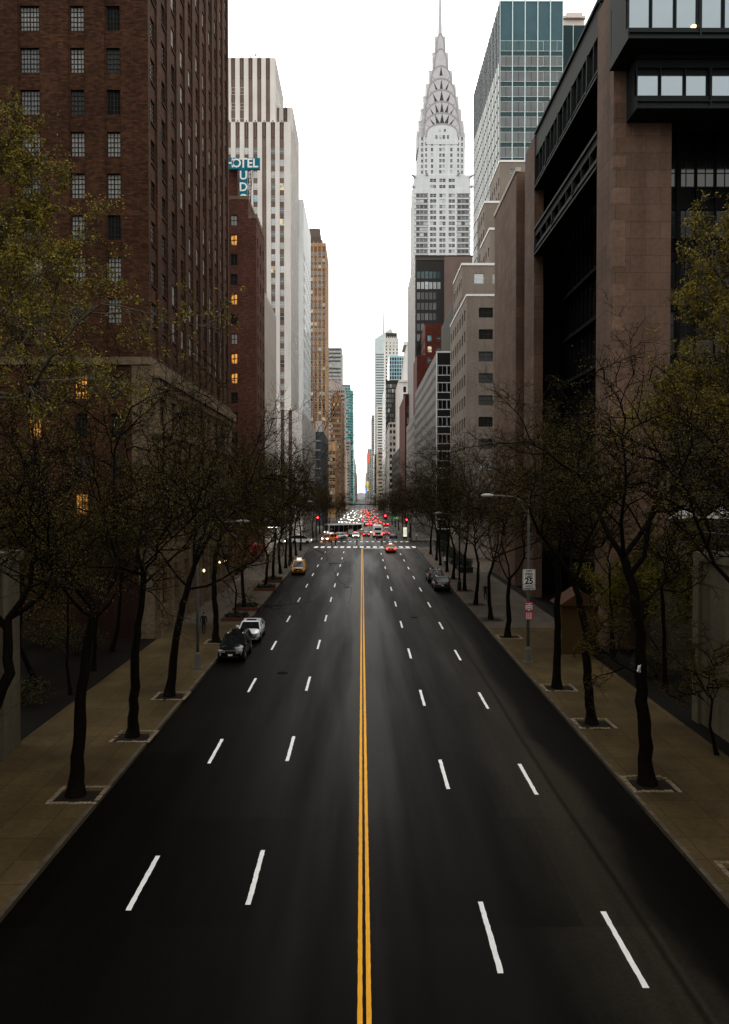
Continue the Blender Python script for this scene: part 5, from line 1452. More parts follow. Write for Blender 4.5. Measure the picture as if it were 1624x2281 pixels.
b = MB(); b.box(-1.0, 1.6, 0, 2.2, 0, 3.6, 0, 'b'); b.local('wall', plain('ochre_wall', (.05, .030, .008), .8), t)
b = MB(); b.prism([(-1.3, 3.55), (1.9, 3.55), (.3, 4.6)], 'y', -.3, 2.5); b.local('roof', plain('red_roof', (.05, .022, .010), .7), t)
# overpass under the photographer's feet, with the ground-level shade it throws
t = thing('overpass_bridge', 'stone-faced road overpass the street runs under', 'bridge', (0, -8, 0))
b = MB(); b.box(-40, 40, -15, -1.2, 10.0, 10.7); b.v = [(x, y+8, z) for x, y, z in b.v]; b.local('deck', CONC, t)
b = MB(); b.box(-40, 40, -1.6, -1.2, 10.7, 11.6); b.box(-40, 40, -15, -14.6, 10.7, 11.6); b.v = [(x, y+8, z) for x, y, z in b.v]; b.local('parapet', CONC, t)

# the two apartment towers that flank the overpass, out of the photograph but shading the street end
for x0, x1, lab in ((-60, -24, 'brick apartment tower flanking the overpass on the concrete stair side'), (24, 62, 'brick apartment tower flanking the overpass on the granite office side')):
    zt_ = 80 if x0 < 0 else 46
    Bt = Building('apartment_tower', lab, 'building', x0, x1, -60, 30, zt_, 'L' if x0 < 0 else 'R', zb=-1)
    Sx = Bt.street(); c_ = even(Sx.W, 18, 1.4); r_ = floors(12, zt_-2, 3.3, 1.9)
    holes(Bt.wall, Sx, -1, zt_, c_, r_, .25); Bt.put(Sx, c_, r_, .22, 'sash_dark'); Bt.wall.box(x0, x1, -60, 30, -1, zt_, 0, 'bw' if x0 > 0 else 'be')
    Bt.finish(BRICK, limit=0)

for k, (x, lab) in enumerate(((22.2, 'white garden parasol behind the picket railing, closest to the street'), (24.6, 'middle white garden parasol behind the picket railing'), (27.0, 'white garden parasol behind the picket railing, at the frame edge'))):
    t = thing('garden_parasol', lab, 'parasol', (x, 54.5, 9.0), group='parasols on the garden terrace')
    b = MB(); b.tube([(0, 0, 0), (0, 0, 2.5)], .03, 6); b.local('pole', M['iron'], t)
    b = MB(); b.lathe((0, 0, 0), [(1.15, 1.75), (.6, 2.15), (.04, 2.5)], 8); b.local('canopy', plain('parasol_cloth', (.32, .31, .29), .8), t)
# ------------------------------------------------------------------ lamp posts, signs, signals
def smooth_pts(pts, n=5):
    P = [Vector(p) for p in pts]; out = []
    for i in range(len(P)-1):
        a, b, c, d = P[max(i-1, 0)], P[i], P[i+1], P[min(i+2, len(P)-1)]
        for k in range(n):
            t = k/n
            out.append(.5*((2*b)+(c-a)*t+(2*a-5*b+4*c-d)*t*t+(3*b-a-3*c+d)*t**3))
    return out+[P[-1]]
def lamp_post(X, Y, label, h, arm, mat=None, base=True):
    mat = mat or M['lamp_grey']; s = -1 if X > 0 else 1
    t = thing('street_lamp', label, 'street lamp', at(X, Y), group='street lamps')
    p = MB(); p.lathe((0, 0, 0), [(.12, .8), (.10, h*.5), (.075, h-.4), (.07, h)], 10); p.local('pole', mat, t, smooth=True)
    if base:
        b = MB(); b.box(-.30, .30, -.30, .30, 0, .08); b.lathe((0, 0, .08), [(.25, 0), (.22, .5), (.21, .85), (.14, 1.02)], 8); b.local('base', mat, t)
    a = MB(); q = smooth_pts([(0, 0, h-.25), (s*arm*.35, 0, h+.28), (s*arm*.75, 0, h+.42), (s*arm, 0, h+.45)])
    a.tube(q, [.055]*len(q), 6); a.tube([(0, 0, h-1.0), (s*arm*.3, 0, h+.24)], .025, 5); a.local('arm', M['lamp_grey'], t, smooth=True)
    l = MB()
    for k in range(1): l.lathe((0, 0, 0), [(.04, 0), (.16, .05), (.19, .14), (.13, .22), (.05, .25)], 10)
    l.v = [(s*(arm+.42)+x*2.4, y, h+.34+z) for x, y, z in l.v]; l.local('lamp_head', M['silver'], t, smooth=True)
    return t
lamp_post(-10.9, 52.7, 'silver cobra-head street lamp on the brick tower side, beside the parked black car', 9.3, 2.6)
RL = lamp_post(11.4, 54.4, 'grey street lamp pole carrying the speed limit sign, its lamp lost in the branches', 11.0, 2.4)
lamp_post(11.3, 92, 'dark cast-iron lamp post beside the parked grey car', 8.5, 2.0, M['iron'])
lamp_post(-10.9, 120, 'distant street lamp among the trees past the yellow taxi', 9.3, 2.6, M['iron'])
BLK = plain('sign_black', (0.012, 0.012, 0.012), .5); WHS = plain('sign_white', (0.72, 0.71, 0.68), .5, var=.06); RED = plain('sign_red', (0.42, 0.018, 0.055), .5, var=.08)
def plate(parent, name, w, h, z, mat, border=None, y=-.16, th=.02):
    b = MB(); r = .05
    po = []
    for cx_, cz, a0 in ((w/2-r, h/2-r, 0), (-w/2+r, h/2-r, 90), (-w/2+r, -h/2+r, 180), (w/2-r, -h/2+r, 270)):
        for k in range(4): t = math.radians(a0+30*k); po.append((cx_+r*math.cos(t), cz+r*math.sin(t)))
    b.prism([(x, z+q) for x, q in po], 'y', y, y+th)
    o = b.local(name, mat, parent)
    if border:
        e = MB(); i = .035; t_ = .018; w2, h2 = w/2-i, h/2-i
        for x0, x1, z0, z1 in ((-w2, w2, h2-t_, h2), (-w2, w2, -h2, -h2+t_), (-w2, -w2+t_, -h2+t_, h2-t_), (w2-t_, w2, -h2+t_, h2-t_)): e.box(x0, x1, y-.004, y, z+z0, z+z1)
        e.local('border', border, o)
    return o
Yp = 54.4; zz = lambda y: gh(y, Yp)-ZC(Yp)
ss_ = thing('speed_limit_sign', 'white speed limit 25 sign over a photo enforced plate, on the grey lamp pole', 'sign', (11.4+.02, Yp, ZC(Yp)))
k_ = Yp/FPX
def txt(o, s, size, z, mat, bold=.0, sx=1.0, x=0.0): return lettering(o, s, size, (x, -.166, z), mat, bold=bold, sx=sx, ext=.003)
pl_ = plate(ss_, 'plate', 28*k_, 34.5*k_, zz(1285.2), WHS, BLK)
for s_, y_, q in (('CITY', 1273, .20), ('SPEED', 1279.3, .20), ('LIMIT', 1285.6, .20)): txt(pl_, s_, q, zz(y_), BLK, .006, 1.05)
txt(pl_, '25', .56, zz(1294.6), BLK, .014, 1.05)
pl_ = plate(ss_, 'plate', 28*k_, 10.6*k_, zz(1308.6), WHS, BLK)
txt(pl_, 'PHOTO', .125, zz(1306.4), BLK, .005, 1.15); txt(pl_, 'ENFORCED', .125, zz(1311.0), BLK, .005, 1.1)
rs_ = thing('parking_sign', 'narrow red and white no standing bus sign below the speed limit sign', 'sign', (11.4+.02, Yp, ZC(Yp)))
pl_ = plate(rs_, 'plate', 17*k_, 20*k_, zz(1351.5), RED)
txt(pl_, 'NO STANDING', .075, zz(1344.2), WHS, .003, .85); txt(pl_, 'ANYTIME', .06, zz(1346.8), WHS, .002)
wp = MB(); wp.box(-7.4*k_, 7.4*k_, -.166, -.161, zz(1357.5), zz(1348.5)); wp.local('panel', WHS, pl_)
bp = MB(); bp.box(-5.5*k_, 5.5*k_, -.170, -.1665, zz(1356), zz(1350.5)); bp.local('bus_symbol', plain('sign_navy', (.02, .05, .09), .5), pl_)
bp = MB(); bp.box(-4.2*k_, 4.2*k_, -.174, -.1705, zz(1354.4), zz(1352)); bp.local('bus_window', WHS, pl_)
txt(pl_, 'BUS', .09, zz(1359.4), WHS, .003)
pl_ = plate(rs_, 'plate', 16.5*k_, 18*k_, zz(1371.5), RED)
for r_ in range(6):
    for c in (-1, 0, 1):
        b = MB(); b.box(c*4.6*k_-1.7*k_, c*4.6*k_+1.5*k_, -.165, -.161, zz(1366.4+2.5*r_), zz(1365.0+2.5*r_)); b.local('text_row', WHS, pl_)
# white scrap caught on the nearest tree, odds and ends
sc = MB(); R = random.Random(3)
for k in range(7): sc.quad([(R.uniform(-.09, .09), R.uniform(-.06, .06), R.uniform(-.12, .22)) for _ in range(4)])
P_ = (gx(1427, 31.7), 31.7, gh(1495, 31.7))
tag(link('plastic_scrap', sc.mesh('plastic_scrap', M['white'], P_), None, P_), 'torn white plastic bag caught on the nearest tree trunk', 'plastic bag')
for v in bpy.data.meshes['plastic_scrap'].vertices: v.co += Vector(P_)

REDL = emit('signal_red', (1.0, .03, .05), 14); AMB = emit('hand_orange', (1.0, .16, .03), 6)
def signal(X, Y, z, label, pole=None, kind='lamp'):
    t = thing('traffic_signal', label, 'traffic light', (X, Y, z), group='red traffic signals')
    b = MB(); b.box(-.26, .26, 0, .25, -.5, .7); b.local('housing', plain('signal_yellow_black', (.03, .026, .014), .5), t)
    b = MB()
    for q, m_ in ((.45, 0), (.08, 1), (-.28, 1)): b.lathe((0, 0, 0), [(.19, 0), (.15, .05)], 10, m_); b.v[-20:] = [(x, -zz_-.005, q+y) for x, y, zz_ in b.v[-20:]]
    b.local('lens', [REDL, BLK], t)
    return t
Ys = 187.0
signal(gx(707.5, Ys), Ys, gh(1157, Ys), 'red traffic signal at the kerb on the hotel side of the avenue')
signal(gx(858.5, Ys), Ys, gh(1153, Ys), 'red traffic signal hanging over the road next to the green street sign')
signal(gx(906, Ys), Ys, gh(1162, Ys), 'red traffic signal beside the mast arm pole on the granite office side')
t = thing('signal_pole', 'dark mast arm pole holding the red signal and green street sign', 'pole', (gx(916, Ys), Ys+.3, ZC(Ys)))
b = MB(); b.lathe((0, 0, 0), [(.2, 0), (.13, 1), (.10, 9)], 8); b.local('post', M['iron'], t)
b = MB(); h_ = gh(1149, Ys)-ZC(Ys); b.tube([(0, 0, h_-1.2), (-2.5, 0, h_+.3), (gx(856, Ys)-gx(916, Ys), 0, h_+.45)], [.08, .06, .05], 6); b.local('mast_arm', M['iron'], t)
t = thing('signal_pole', 'dark short signal pole at the avenue corner on the hotel side', 'pole', (gx(705, Ys), Ys+.35, ZC(Ys)))
b = MB(); b.lathe((0, 0, 0), [(.18, 0), (.11, 1), (.09, gh(1150, Ys)-ZC(Ys))], 8); b.local('post', M['iron'], t)
b = MB(); b.box(-.09, .5, -.1, .08, gh(1158, Ys)-ZC(Ys), gh(1157, Ys)-ZC(Ys)); b.local('bracket', M['iron'], t)
gs = thing('street_name_sign', 'green street name sign hanging from the mast arm over the avenue', 'sign', (gx(882, Ys), Ys, gh(1154, Ys)))
GRN = plain('sign_green', (.012, .16, .062), .4, var=.06); kk = Ys/FPX
b = MB(); b.box(-10.5*kk, 10.5*kk, 0, .04, -3.4*kk, 3.4*kk); b.local('board', GRN, gs)
lettering(gs, '2 Av', .62, (0, -.01, 0), WHS, bold=.012)
b = MB()
for x in (-8, 8): b.tube([(x*kk, .02, 3.3*kk), (x*kk, .25, 5*kk)], .03, 4)
b.local('hanger', M['iron'], gs)

# canopies and wall lights on the hotel side
cn = thing('store_canopy', 'dark store canopy with a row of white soffit lights on the hotel side', 'canopy', (-14.9, 140, ZC(140)))
b = MB(); b.box(-1.7, 1.7, -11, 15, 5.3, 6.2); b.local('soffit', plain('canopy_dark', (.02, .018, .017), .6), cn)
WLT = emit('strip_light', (1.0, .93, .82), 6)
for y0, y1 in ((-10, -6), (-4.4, -.5), (3, 8)):
    b = MB(); b.box(-.5, .9, y0, y1, 5.12, 5.296); b.local('strip_light', WLT, cn)
aw = thing('awning', 'small red shop awning under the store canopy', 'awning', (-15.6, 122, ZC(122)))
b = MB(); b.prism([(-1.2, 3.4), (1.2, 2.5), (1.2, 2.35), (-1.2, 2.35)], 'y', -2.5, 2.5); b.local('cloth', plain('awning_red', (.22, .02, .02), .7), aw)
LAN = emit('lantern_glow', (1.0, .74, .36), 3)
for x, y, lb in ((489, 1252, 'glowing wall lantern on the stone base, the whitest of three'), (502, 1249, 'glowing wall lantern on the stone base, farthest from the kerb lamp'), (454, 1270, 'yellowish wall lantern on the stone base, nearest to the street lamp')):
    Yl = -15.9*FPX/(x-VX); t = thing('wall_lantern', lb, 'lantern', (-15.9, Yl, gh(y, Yl)), group='lanterns on the stone base')
    b = MB(); b.lathe((0, 0, -.2), [(.05, 0), (.10, .06), (.12, .22), (.04, .30)], 8); b.local('globe', LAN, t)
    b = MB(); b.tube([(-.6, 0, -.1), (-.1, 0, -.24)], .03, 4); b.local('bracket', M['iron'], t)
# flags hanging over the far canyon are only flagpoles here
ki = thing('ad_kiosk', 'lit white and yellow advertising kiosk on the pavement past the avenue', 'kiosk', at(gx(902.5, 196), 196))
b = MB(); b.box(-.55, .55, 0, .5, 0, 2.9); b.local('case', M['iron'], ki)
b = MB(); b.box(-.46, .46, -.02, -.002, .5, 2.8); b.local('poster', emit('poster_light', (.95, .92, .75), .9), ki)
for k, Y in enumerate((112.5, 118, 124, 130, 136, 142, 148)):
    lab = ['first planter of clipped dark shrubs behind the parked cars', 'second planter of dark shrubs from the parked cars', 'third planter of dark shrubs in the kerbside row', 'middle planter of the kerbside row of dark shrubs', 'fifth planter of dark shrubs in the kerbside row', 'last planter but one before the avenue corner', 'planter of dark shrubs closest to the avenue corner'][k]
    t = thing('shrub_planter', lab, 'planter', at(14.6, Y), group='planters along the granite office side')
    b = MB(); b.box(-.9, .9, -1.9, 1.9, 0, .75); b.local('box', plain('planter_box', (.02, .019, .018), .6), t)
    R = np.random.default_rng(100+k); c = np.stack([R.uniform(-.85, .85, 260), R.uniform(-1.8, 1.8, 260), .75+R.uniform(0, 1, 260)**.7*1.0], 1)
    v, f = leaves(R, c, 6, .10, .09); link('shrub', np_mesh('shrub', [(v, f, 0)], [plain('hedge_leaf', (.016, .022, .010), .6)]), t)
# low green shrubs in the shade behind the pavements
for k, (X, Y, w_, h_, lab) in enumerate(((18.6, 50, 1.6, 1.6, 'low leafy shrub on the dark setts near the concrete wall'), (20.5, 53, 2.2, 2.4, 'taller leafy shrub under the picket railing'), (-18.8, 44, 1.8, 1.2, 'dark low shrub beside the concrete wall corner'), (-20.5, 57, 2.4, 1.8, 'dark shrub against the brick tower base'), (-24, 60, 2.4, 2.2, 'bigger dark shrub deep in the corner by the brick tower'))):
    t = thing('shrub', lab, 'shrub', at(X, Y)); R = np.random.default_rng(200+k)
    st = MB()
    for q in range(9):
        a = R.uniform(0, 6.28); st.tube([(0, 0, 0), (math.cos(a)*w_*.4, math.sin(a)*w_*.4, h_*.6), (math.cos(a)*w_*.7, math.sin(a)*w_*.7, h_*.95)], [.03, .02, .008], 4)
    st.local('stem', TWIG, t)
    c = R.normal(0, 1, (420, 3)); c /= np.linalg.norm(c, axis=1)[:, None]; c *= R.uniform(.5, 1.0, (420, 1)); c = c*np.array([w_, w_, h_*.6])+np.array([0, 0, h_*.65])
    v, f = leaves(R, c, 5, .06, .12); link('foliage', np_mesh('foliage', [(v, f, 0)], [SHADELEAF]), t)

# railway viaduct over the far street
v = thing('viaduct', 'dark green steel viaduct crossing the street far away', 'bridge', (0, 650, gz(650)))
b = MB(); b.box(-19, 19, 0, 14, 4.9, 5.8); b.local('deck', plain('viaduct_green', (.012, .032, .026), .5), v)
for x in (-15, 15): b = MB(); b.box(x-1.5, x+1.5, 1, 13, 0, 4.89); b.local('abutment', STONE, v)

# ------------------------------------------------------------------ vehicles
TYRE = plain('tyre', (.008, .008, .008), .7); RIM = plain('alloy_rim', (.42, .43, .44), .3, .7); BLKT = plain('black_trim', (.008, .008, .008), .35)
CGLASS = plain('car_glass', (.006, .008, .009), .04, .0, .5, var=.05)
CHROME = plain('chrome', (.6, .61, .62), .15, .9); PLATE = plain('licence_plate', (.55, .5, .33), .5)
HEADOFF = plain('headlamp_clear', (.5, .52, .54), .1, .4); TAILOFF = plain('tail_lamp_red', (.20, .008, .008), .2)
HEADON = emit('headlamp_on', (1.0, .93, .80), 9); TAILON = emit('tail_lamp_on', (1.0, .03, .025), 12); HEADWARM = emit('headlamp_warm', (1.0, .62, .26), 22)
def paint(name, col, metal=.0, rough=.25): return plain(name, col, rough, metal, .4, var=.05, coat=.35)
PT = {'black': paint('car_paint_black', (.003, .003, .0035), rough=.12), 'silver': paint('car_paint_silver', (.62, .65, .67), .15), 'grey': paint('car_paint_grey', (.035, .037, .04), .3), 'yellow': paint('taxi_yellow', (.55, .24, .008)), 'orange': paint('taxi_orange', (.62, .13, .012)), 'white': paint('car_paint_white', (.70, .70, .69)), 'red': paint('car_paint_red', (.25, .02, .02)), 'navy': paint('car_paint_navy', (.02, .03, .06))}
KIND = { # length, half width, bonnet z, belt z, roof z, then cabin bottom y0,y1 and roof y0,y1 as fractions of length from the nose
 'suv':   (4.65, .93, 1.02, 1.08, 1.68, .22, .985, .43, .90, .36),
 'van':   (4.75, .92, 1.02, 1.06, 1.78, .13, .985, .36, .93, .33),
 'sedan': (4.85, .92, .88, .95, 1.43, .25, .88, .42, .72, .33),
}
def car(label, kind, col, loc, rz, lights=None, cat='car', taxi=False, group=None, name='car', sunroof=False, warm=False):
    L, w, zb_, zbelt, zr_, c0, c1, r0, r1, rw = KIND[kind]
    t = thing(name, label, cat, loc, rz, group)
    b = MB(); Y = lambda f: (f-.5)*L
    st = [(.0, .62, .40, .62), (.015, .80, .26, .70), (.06, .90, .20, zb_*.83), (.16, .97, .19, zb_*.96), (c0+.03, 1.0, .19, zb_+.02), (.45, 1.0, .19, zbelt), (.70, 1.0, .19, zbelt+.02), (.88, .98, .20, zbelt+.03), (.965, .93, .24, zbelt-.0), (.99, .86, .34, zbelt-.12), (1.0, .74, .46, zbelt-.25)]
    K = 13; ring0 = []
    for f, ww, z0, z1 in st:
        hw = w*ww; zs = z0+(z1-z0)*.72
        half = [(0, z1+.02), (hw*.55, z1+.015), (hw*.82, z1-.02), (hw*.95, z1-.09), (hw*1.0, zs-.1), (hw*.985, z0+.22), (hw*.90, z0)]
        pts = [(-x, z) for x, z in half[::-1]]+half[1:]
        ring0.append([(x, Y(f), z) for x, z in pts])
    for r_ in ring0: b.v += r_
    for i in range(len(ring0)-1):
        for j in range(K-1): b.f.append((i*K+j, i*K+j+1, (i+1)*K+j+1, (i+1)*K+j)); b.m.append(0)
        b.f.append((i*K+K-1, i*K, (i+1)*K, (i+1)*K+K-1)); b.m.append(0)
    b.f.append(tuple(range(K))[::-1]); b.m.append(0); e = (len(ring0)-1)*K; b.f.append(tuple(e+j for j in range(K))); b.m.append(0)
    bo = b.local('body', PT[col], t, smooth=True, recalc=True)
    # glasshouse and roof
    g_ = MB(); wb, wt = w*.93, w*.70
    lo = [(-wb, Y(c0)), (wb, Y(c0)), (wb, Y(c1)), (-wb, Y(c1))]; hi = [(-wt, Y(r0)), (wt, Y(r0)), (wt, Y(r1)), (-wt, Y(r1))]
    zl = zbelt-.03
    for i in range(4):
        j = (i+1) % 4
        za = zb_-.02 if i == 0 else zl
        a0 = zb_-.03 if i == 0 else zl
        z_i = zb_-.03 if i in (0, 1) else zl; z_j = zb_-.03 if j in (0, 1) else zl
        g_.quad([(*lo[i], z_i), (*lo[j], z_j), (*hi[j], zr_-.05), (*hi[i], zr_-.05)])
    g_.local('window_glass', CGLASS, t)
    r = MB()
    ov = .045
    P = [(-wt-ov, Y(r0)-.06), (wt+ov, Y(r0)-.06), (wt+ov, Y(r1)+.08), (-wt-ov, Y(r1)+.08)]
    top = [(x*.86, (y-Y((r0+r1)/2))*.90+Y((r0+r1)/2)) for x, y in P]
    for i in range(4):
        j = (i+1) % 4; r.quad([(*P[i], zr_-.075), (*P[j], zr_-.075), (*top[j], zr_), (*top[i], zr_)])
    r.quad([(*q, zr_) for q in top]); r.quad([(*q, zr_-.076) for q in P[::-1]])
    for i in range(4):
        zi = zb_-.03 if i in (0, 1) else zl
        r.tube([(lo[i][0]*1.0, lo[i][1], zi), (hi[i][0]*1.03, hi[i][1], zr_-.05)], [.07, .05], 6)
    mid_ = (r0+r1)/2
    for s in (-1, 1):
        r.tube([(s*wb*1.0, Y(mid_-.01), zl), (s*wt*1.04, Y(mid_), zr_-.05)], .04, 5); r.tube([(s*wb*.995, Y(c0+.04), zl), (s*wb*.995, Y(c1-.01), zl)], .03, 5)
    r.local('roof', PT[col] if col != 'x' else BLKT, t)
    if sunroof: q = MB(); q.box(-wt*.6, wt*.6, Y(r0)+.1, Y(r0)+.9, zr_+.001, zr_+.012); q.local('sunroof', CGLASS, t)
    if kind in ('suv', 'van'):
        for s in (-1, 1): q = MB(); q.tube([(s*wt*.82, Y(r0)+.25, zr_+.05), (s*wt*.82, Y(r1)-.15, zr_+.05)], .022, 5); q.tube([(s*wt*.82, Y(r0)+.25, zr_+.05), (s*wt*.82, Y(r0)+.2, zr_-.02)], .022, 5); q.local('roof_rail', CHROME, t)
    # wheels in dark arches
    for s in (-1, 1):
        for fy in (.185, .80):
            a = MB(); x0, x1 = sorted((s*(w*.80), s*(w+.004)))
            def wheel_ring(mb, r_out, xa, xb, k=18, m=0, ri=0.0):
                n = len(mb.v)
                for x in (xa, xb):
                    for q in range(k): mb.v.append((x, Y(fy)+r_out*math.cos(6.2832*q/k), rw+r_out*math.sin(6.2832*q/k)))
                for q in range(k): mb.f.append((n+q, n+(q+1) % k, n+k+(q+1) % k, n+k+q)); mb.m.append(m)
                mb.f.append(tuple(n+q for q in range(k))[::-1]); mb.m.append(m); mb.f.append(tuple(n+k+q for q in range(k))); mb.m.append(m)
            wheel_ring(a, rw+.07, x0, x1); a.local('wheel_arch', BLKT, t)
            wl = MB(); wheel_ring(wl, rw, s*(w-.2), s*(w+.02)); wo = wl.local('wheel', TYRE, t)
            rm = MB(); wheel_ring(rm, rw*.66, s*(w+.0), s*(w+.032), 14); ro = rm.local('rim', RIM, wo)
            sp = MB()
            for q in range(5):
                an = 6.2832*q/5+.3; sp.tube([(s*(w+.036), Y(fy)+rw*.2*math.cos(an), rw+rw*.2*math.sin(an)), (s*(w+.036), Y(fy)+rw*.58*math.cos(an), rw+rw*.58*math.sin(an))], .05, 4, cap=False)
            sp.local('hub', BLKT, wo)
        # lamps, mirrors
        h_ = MB(); h_.prism([(s*w*.42, zb_*.70), (s*w*.86, zb_*.72), (s*w*.90, zb_*.86), (s*w*.5, zb_*.80)][::s], 'y', Y(.0)-.01, Y(.06)); h_.local('headlight', (HEADWARM if warm else HEADON) if lights == 'on' else HEADOFF, t)
        tl = MB(); tz = zbelt-.30 if kind == 'sedan' else zbelt-.24
        tl.prism([(s*w*.58, tz), (s*w*.93, tz), (s*w*.93, tz+(.17 if kind == 'sedan' else .34)), (s*w*.70, tz+(.17 if kind == 'sedan' else .34))][::s], 'y', Y(.955), Y(.998)+.012); tl.local('tail_light', TAILON if lights in ('on', 'brake') else TAILOFF, t)
        mi = MB(); mi.box(min(s*w*.98, s*(w+.2)), max(s*w*.98, s*(w+.2)), Y(c0+.10), Y(c0+.10)+.12, zbelt-.0, zbelt+.17); mi.local('wing_mirror', PT[col], t)
    gr = MB(); gr.box(-w*.40, w*.40, Y(0)-.012, Y(.01), zb_*.56, zb_*.78); gr.box(-w*.60, w*.60, Y(0)-.010, Y(.02), .36, .46); gr.local('grille', BLKT, t)
    ch = MB(); ch.box(-w*.80, w*.80, Y(0)-.022, Y(.02), zb_*.785, zb_*.825); ch.local('chrome_bar', CHROME, t)
    for f, y0 in ((0, Y(0)-.03), (1, Y(1)+.002)):
        pp = MB(); pp.box(-.16, .16, y0, y0+.028, .48 if f == 0 else .62, .60 if f == 0 else .74); pp.local('licence_plate', PLATE, t)
    bm_ = MB(); bm_.box(-w*.80, w*.80, Y(.99), Y(1)+.03, .36, .50); bm_.local('bumper', BLKT if kind != 'sedan' else PT[col], t)
    if taxi: q = MB(); q.prism([(-.30, zr_), (.30, zr_), (.24, zr_+.2), (-.24, zr_+.2)], 'y', Y((r0+r1)/2)-.14, Y((r0+r1)/2)+.14); q.local('roof_light', emit('taxi_roof_light', (1, .95, .85), 1.4), t)
    if taxi: q = MB(); q.box(-.36, .36, Y((r0+r1)/2)-.05+.22, Y((r0+r1)/2)+.9, zr_+.001, zr_+.28) if kind == 'van' else q.box(-.05, .05, Y((r0+r1)/2)+.16, Y((r0+r1)/2)+.2, zr_, zr_+.1); q.local('roof_sign', M['white'], t)
    return t
PI = math.pi
car('parked black suv facing the camera at the kerb, chrome bar across its nose', 'suv', 'black', (gx(524, 57.2), 57.2, gz(57.2)), 0.0)
car('parked silver sedan with a dark sunroof, right behind the black suv', 'sedan', 'silver', (gx(558, 63.8), 64.2, gz(64)), 0.02, sunroof=True)
car('yellow taxi van standing at the kerb on the hotel side', 'van', 'yellow', (gx(667, 113), 112, gz(112)), 0.03, taxi=True, cat='taxi')
car('parked grey suv seen from behind, nearest at the kerb on the granite office side', 'suv', 'grey', (gx(987, 92), 94.5, gz(94.5)), PI)
car('parked black suv with dim red lamps, ahead of the grey suv', 'suv', 'black', (gx(970, 101), 102.5, gz(102.5)), PI, lights=None)
car('orange taxi seen from behind, just short of the stop line', 'sedan', 'orange', (gx(870.5, 147), 148, gz(148)), PI, lights='brake', taxi=True, cat='taxi')
car('orange taxi turning at the avenue with bright headlights, nearest the hotel side corner', 'van', 'orange', (gx(733, 182), 184, gz(184)), -.45, lights='on', taxi=True, cat='taxi', warm=True)
car('white car with headlights on, waiting behind the far crosswalk', 'sedan', 'white', (gx(792.5, 203), 205, gz(205)), 0, lights='on')
car('black van front beside the waiting white car', 'van', 'black', (gx(781, 212), 214, gz(214)), 0, lights=None, cat='van')
car('white car crossing along the avenue behind the turning taxi', 'sedan', 'white', (gx(752, 200), 201, gz(200)), -1.2, lights='on')
car('red-lit car braking ahead of the far crosswalk', 'sedan', 'grey', (gx(816, 212), 214, gz(214)), PI, lights='brake')
car('orange taxi crossing behind the braking car', 'sedan', 'orange', (gx(808, 226), 228, gz(226)), PI/2, lights='on', taxi=True, cat='taxi')
car('dark parked car at the kerb past the avenue, beside the white bus', 'sedan', 'navy', (gx(877, 200), 203, gz(203)), PI)
car('second dark car at the kerb past the avenue', 'sedan', 'red', (gx(862, 216), 222, gz(220)), PI, lights='brake')
car('white van parked behind the dark cars past the avenue', 'van', 'white', (gx(861, 238), 240, gz(240)), PI, cat='van')
def bus(label, X, Y, rz, back=True):
    t = thing('bus', label, 'bus', (X, Y, gz(Y)), rz)
    b = MB(); po = [(-1.27, .35), (1.27, .35), (1.30, 1.2), (1.27, 2.85), (1.12, 3.1), (-1.12, 3.1), (-1.27, 2.85), (-1.30, 1.2)]
    b.prism(po, 'y', -5.8, 5.8); b.local('body', PT['white'], t, recalc=True)
    g_ = MB()
    for s in (-1, 1):
        for i in range(7): x0, x1 = sorted((s*1.25, s*1.302)); g_.box(x0, x1, -5.3+1.5*i, -5.3+1.5*i+1.44, .75 if rz != PI else 1.45, 2.72)
    g_.local('side_window', CGLASS, t)
    g_ = MB(); g_.box(-1.1, 1.1, -5.83, -5.79, 1.2, 2.75); g_.local('windscreen', CGLASS, t)
    g_ = MB(); po = [(-.95, 2.0), (.95, 2.0), (.8, 2.6), (-.8, 2.6)]; g_.prism(po, 'y', 5.79, 5.83); g_.local('rear_window', CGLASS, t)
    g_ = MB(); g_.box(-.7, .7, 5.79, 5.82, .85, 1.4); g_.box(-1.27, 1.27, 5.6, 5.86, .32, .6); g_.local('engine_grille', BLKT, t)
    for s in (-1, 1):
        l = MB(); l.box(min(s*.95, s*1.2), max(s*.95, s*1.2), 5.79, 5.83, 1.0, 1.25); l.local('tail_light', TAILON, t)
        l = MB(); l.box(min(s*.8, s*1.15), max(s*.8, s*1.15), -5.84, -5.79, .6, .85); l.local('headlight', HEADON, t)
        for y in (-3.6, 3.4):
            w = MB(); k = 14; n = 0
            for x in (s*1.05, s*1.315):
                for q in range(k): w.v.append((x, y+.48*math.cos(6.283*q/k), .48+.48*math.sin(6.283*q/k)))
            for q in range(k): w.f.append((q, (q+1) % k, k+(q+1) % k, k+q)); w.m.append(0)
            w.f.append(tuple(range(k))); w.m.append(0); w.f.append(tuple(range(k, 2*k))); w.m.append(0); w.local('wheel', TYRE, t)
    return t
bus('white city bus seen from behind, waiting past the far crosswalk', gx(842, 205), 212, PI)
bus('white bus with black windows turning across the avenue on the hotel side', gx(766, 228), 230, -1.05)

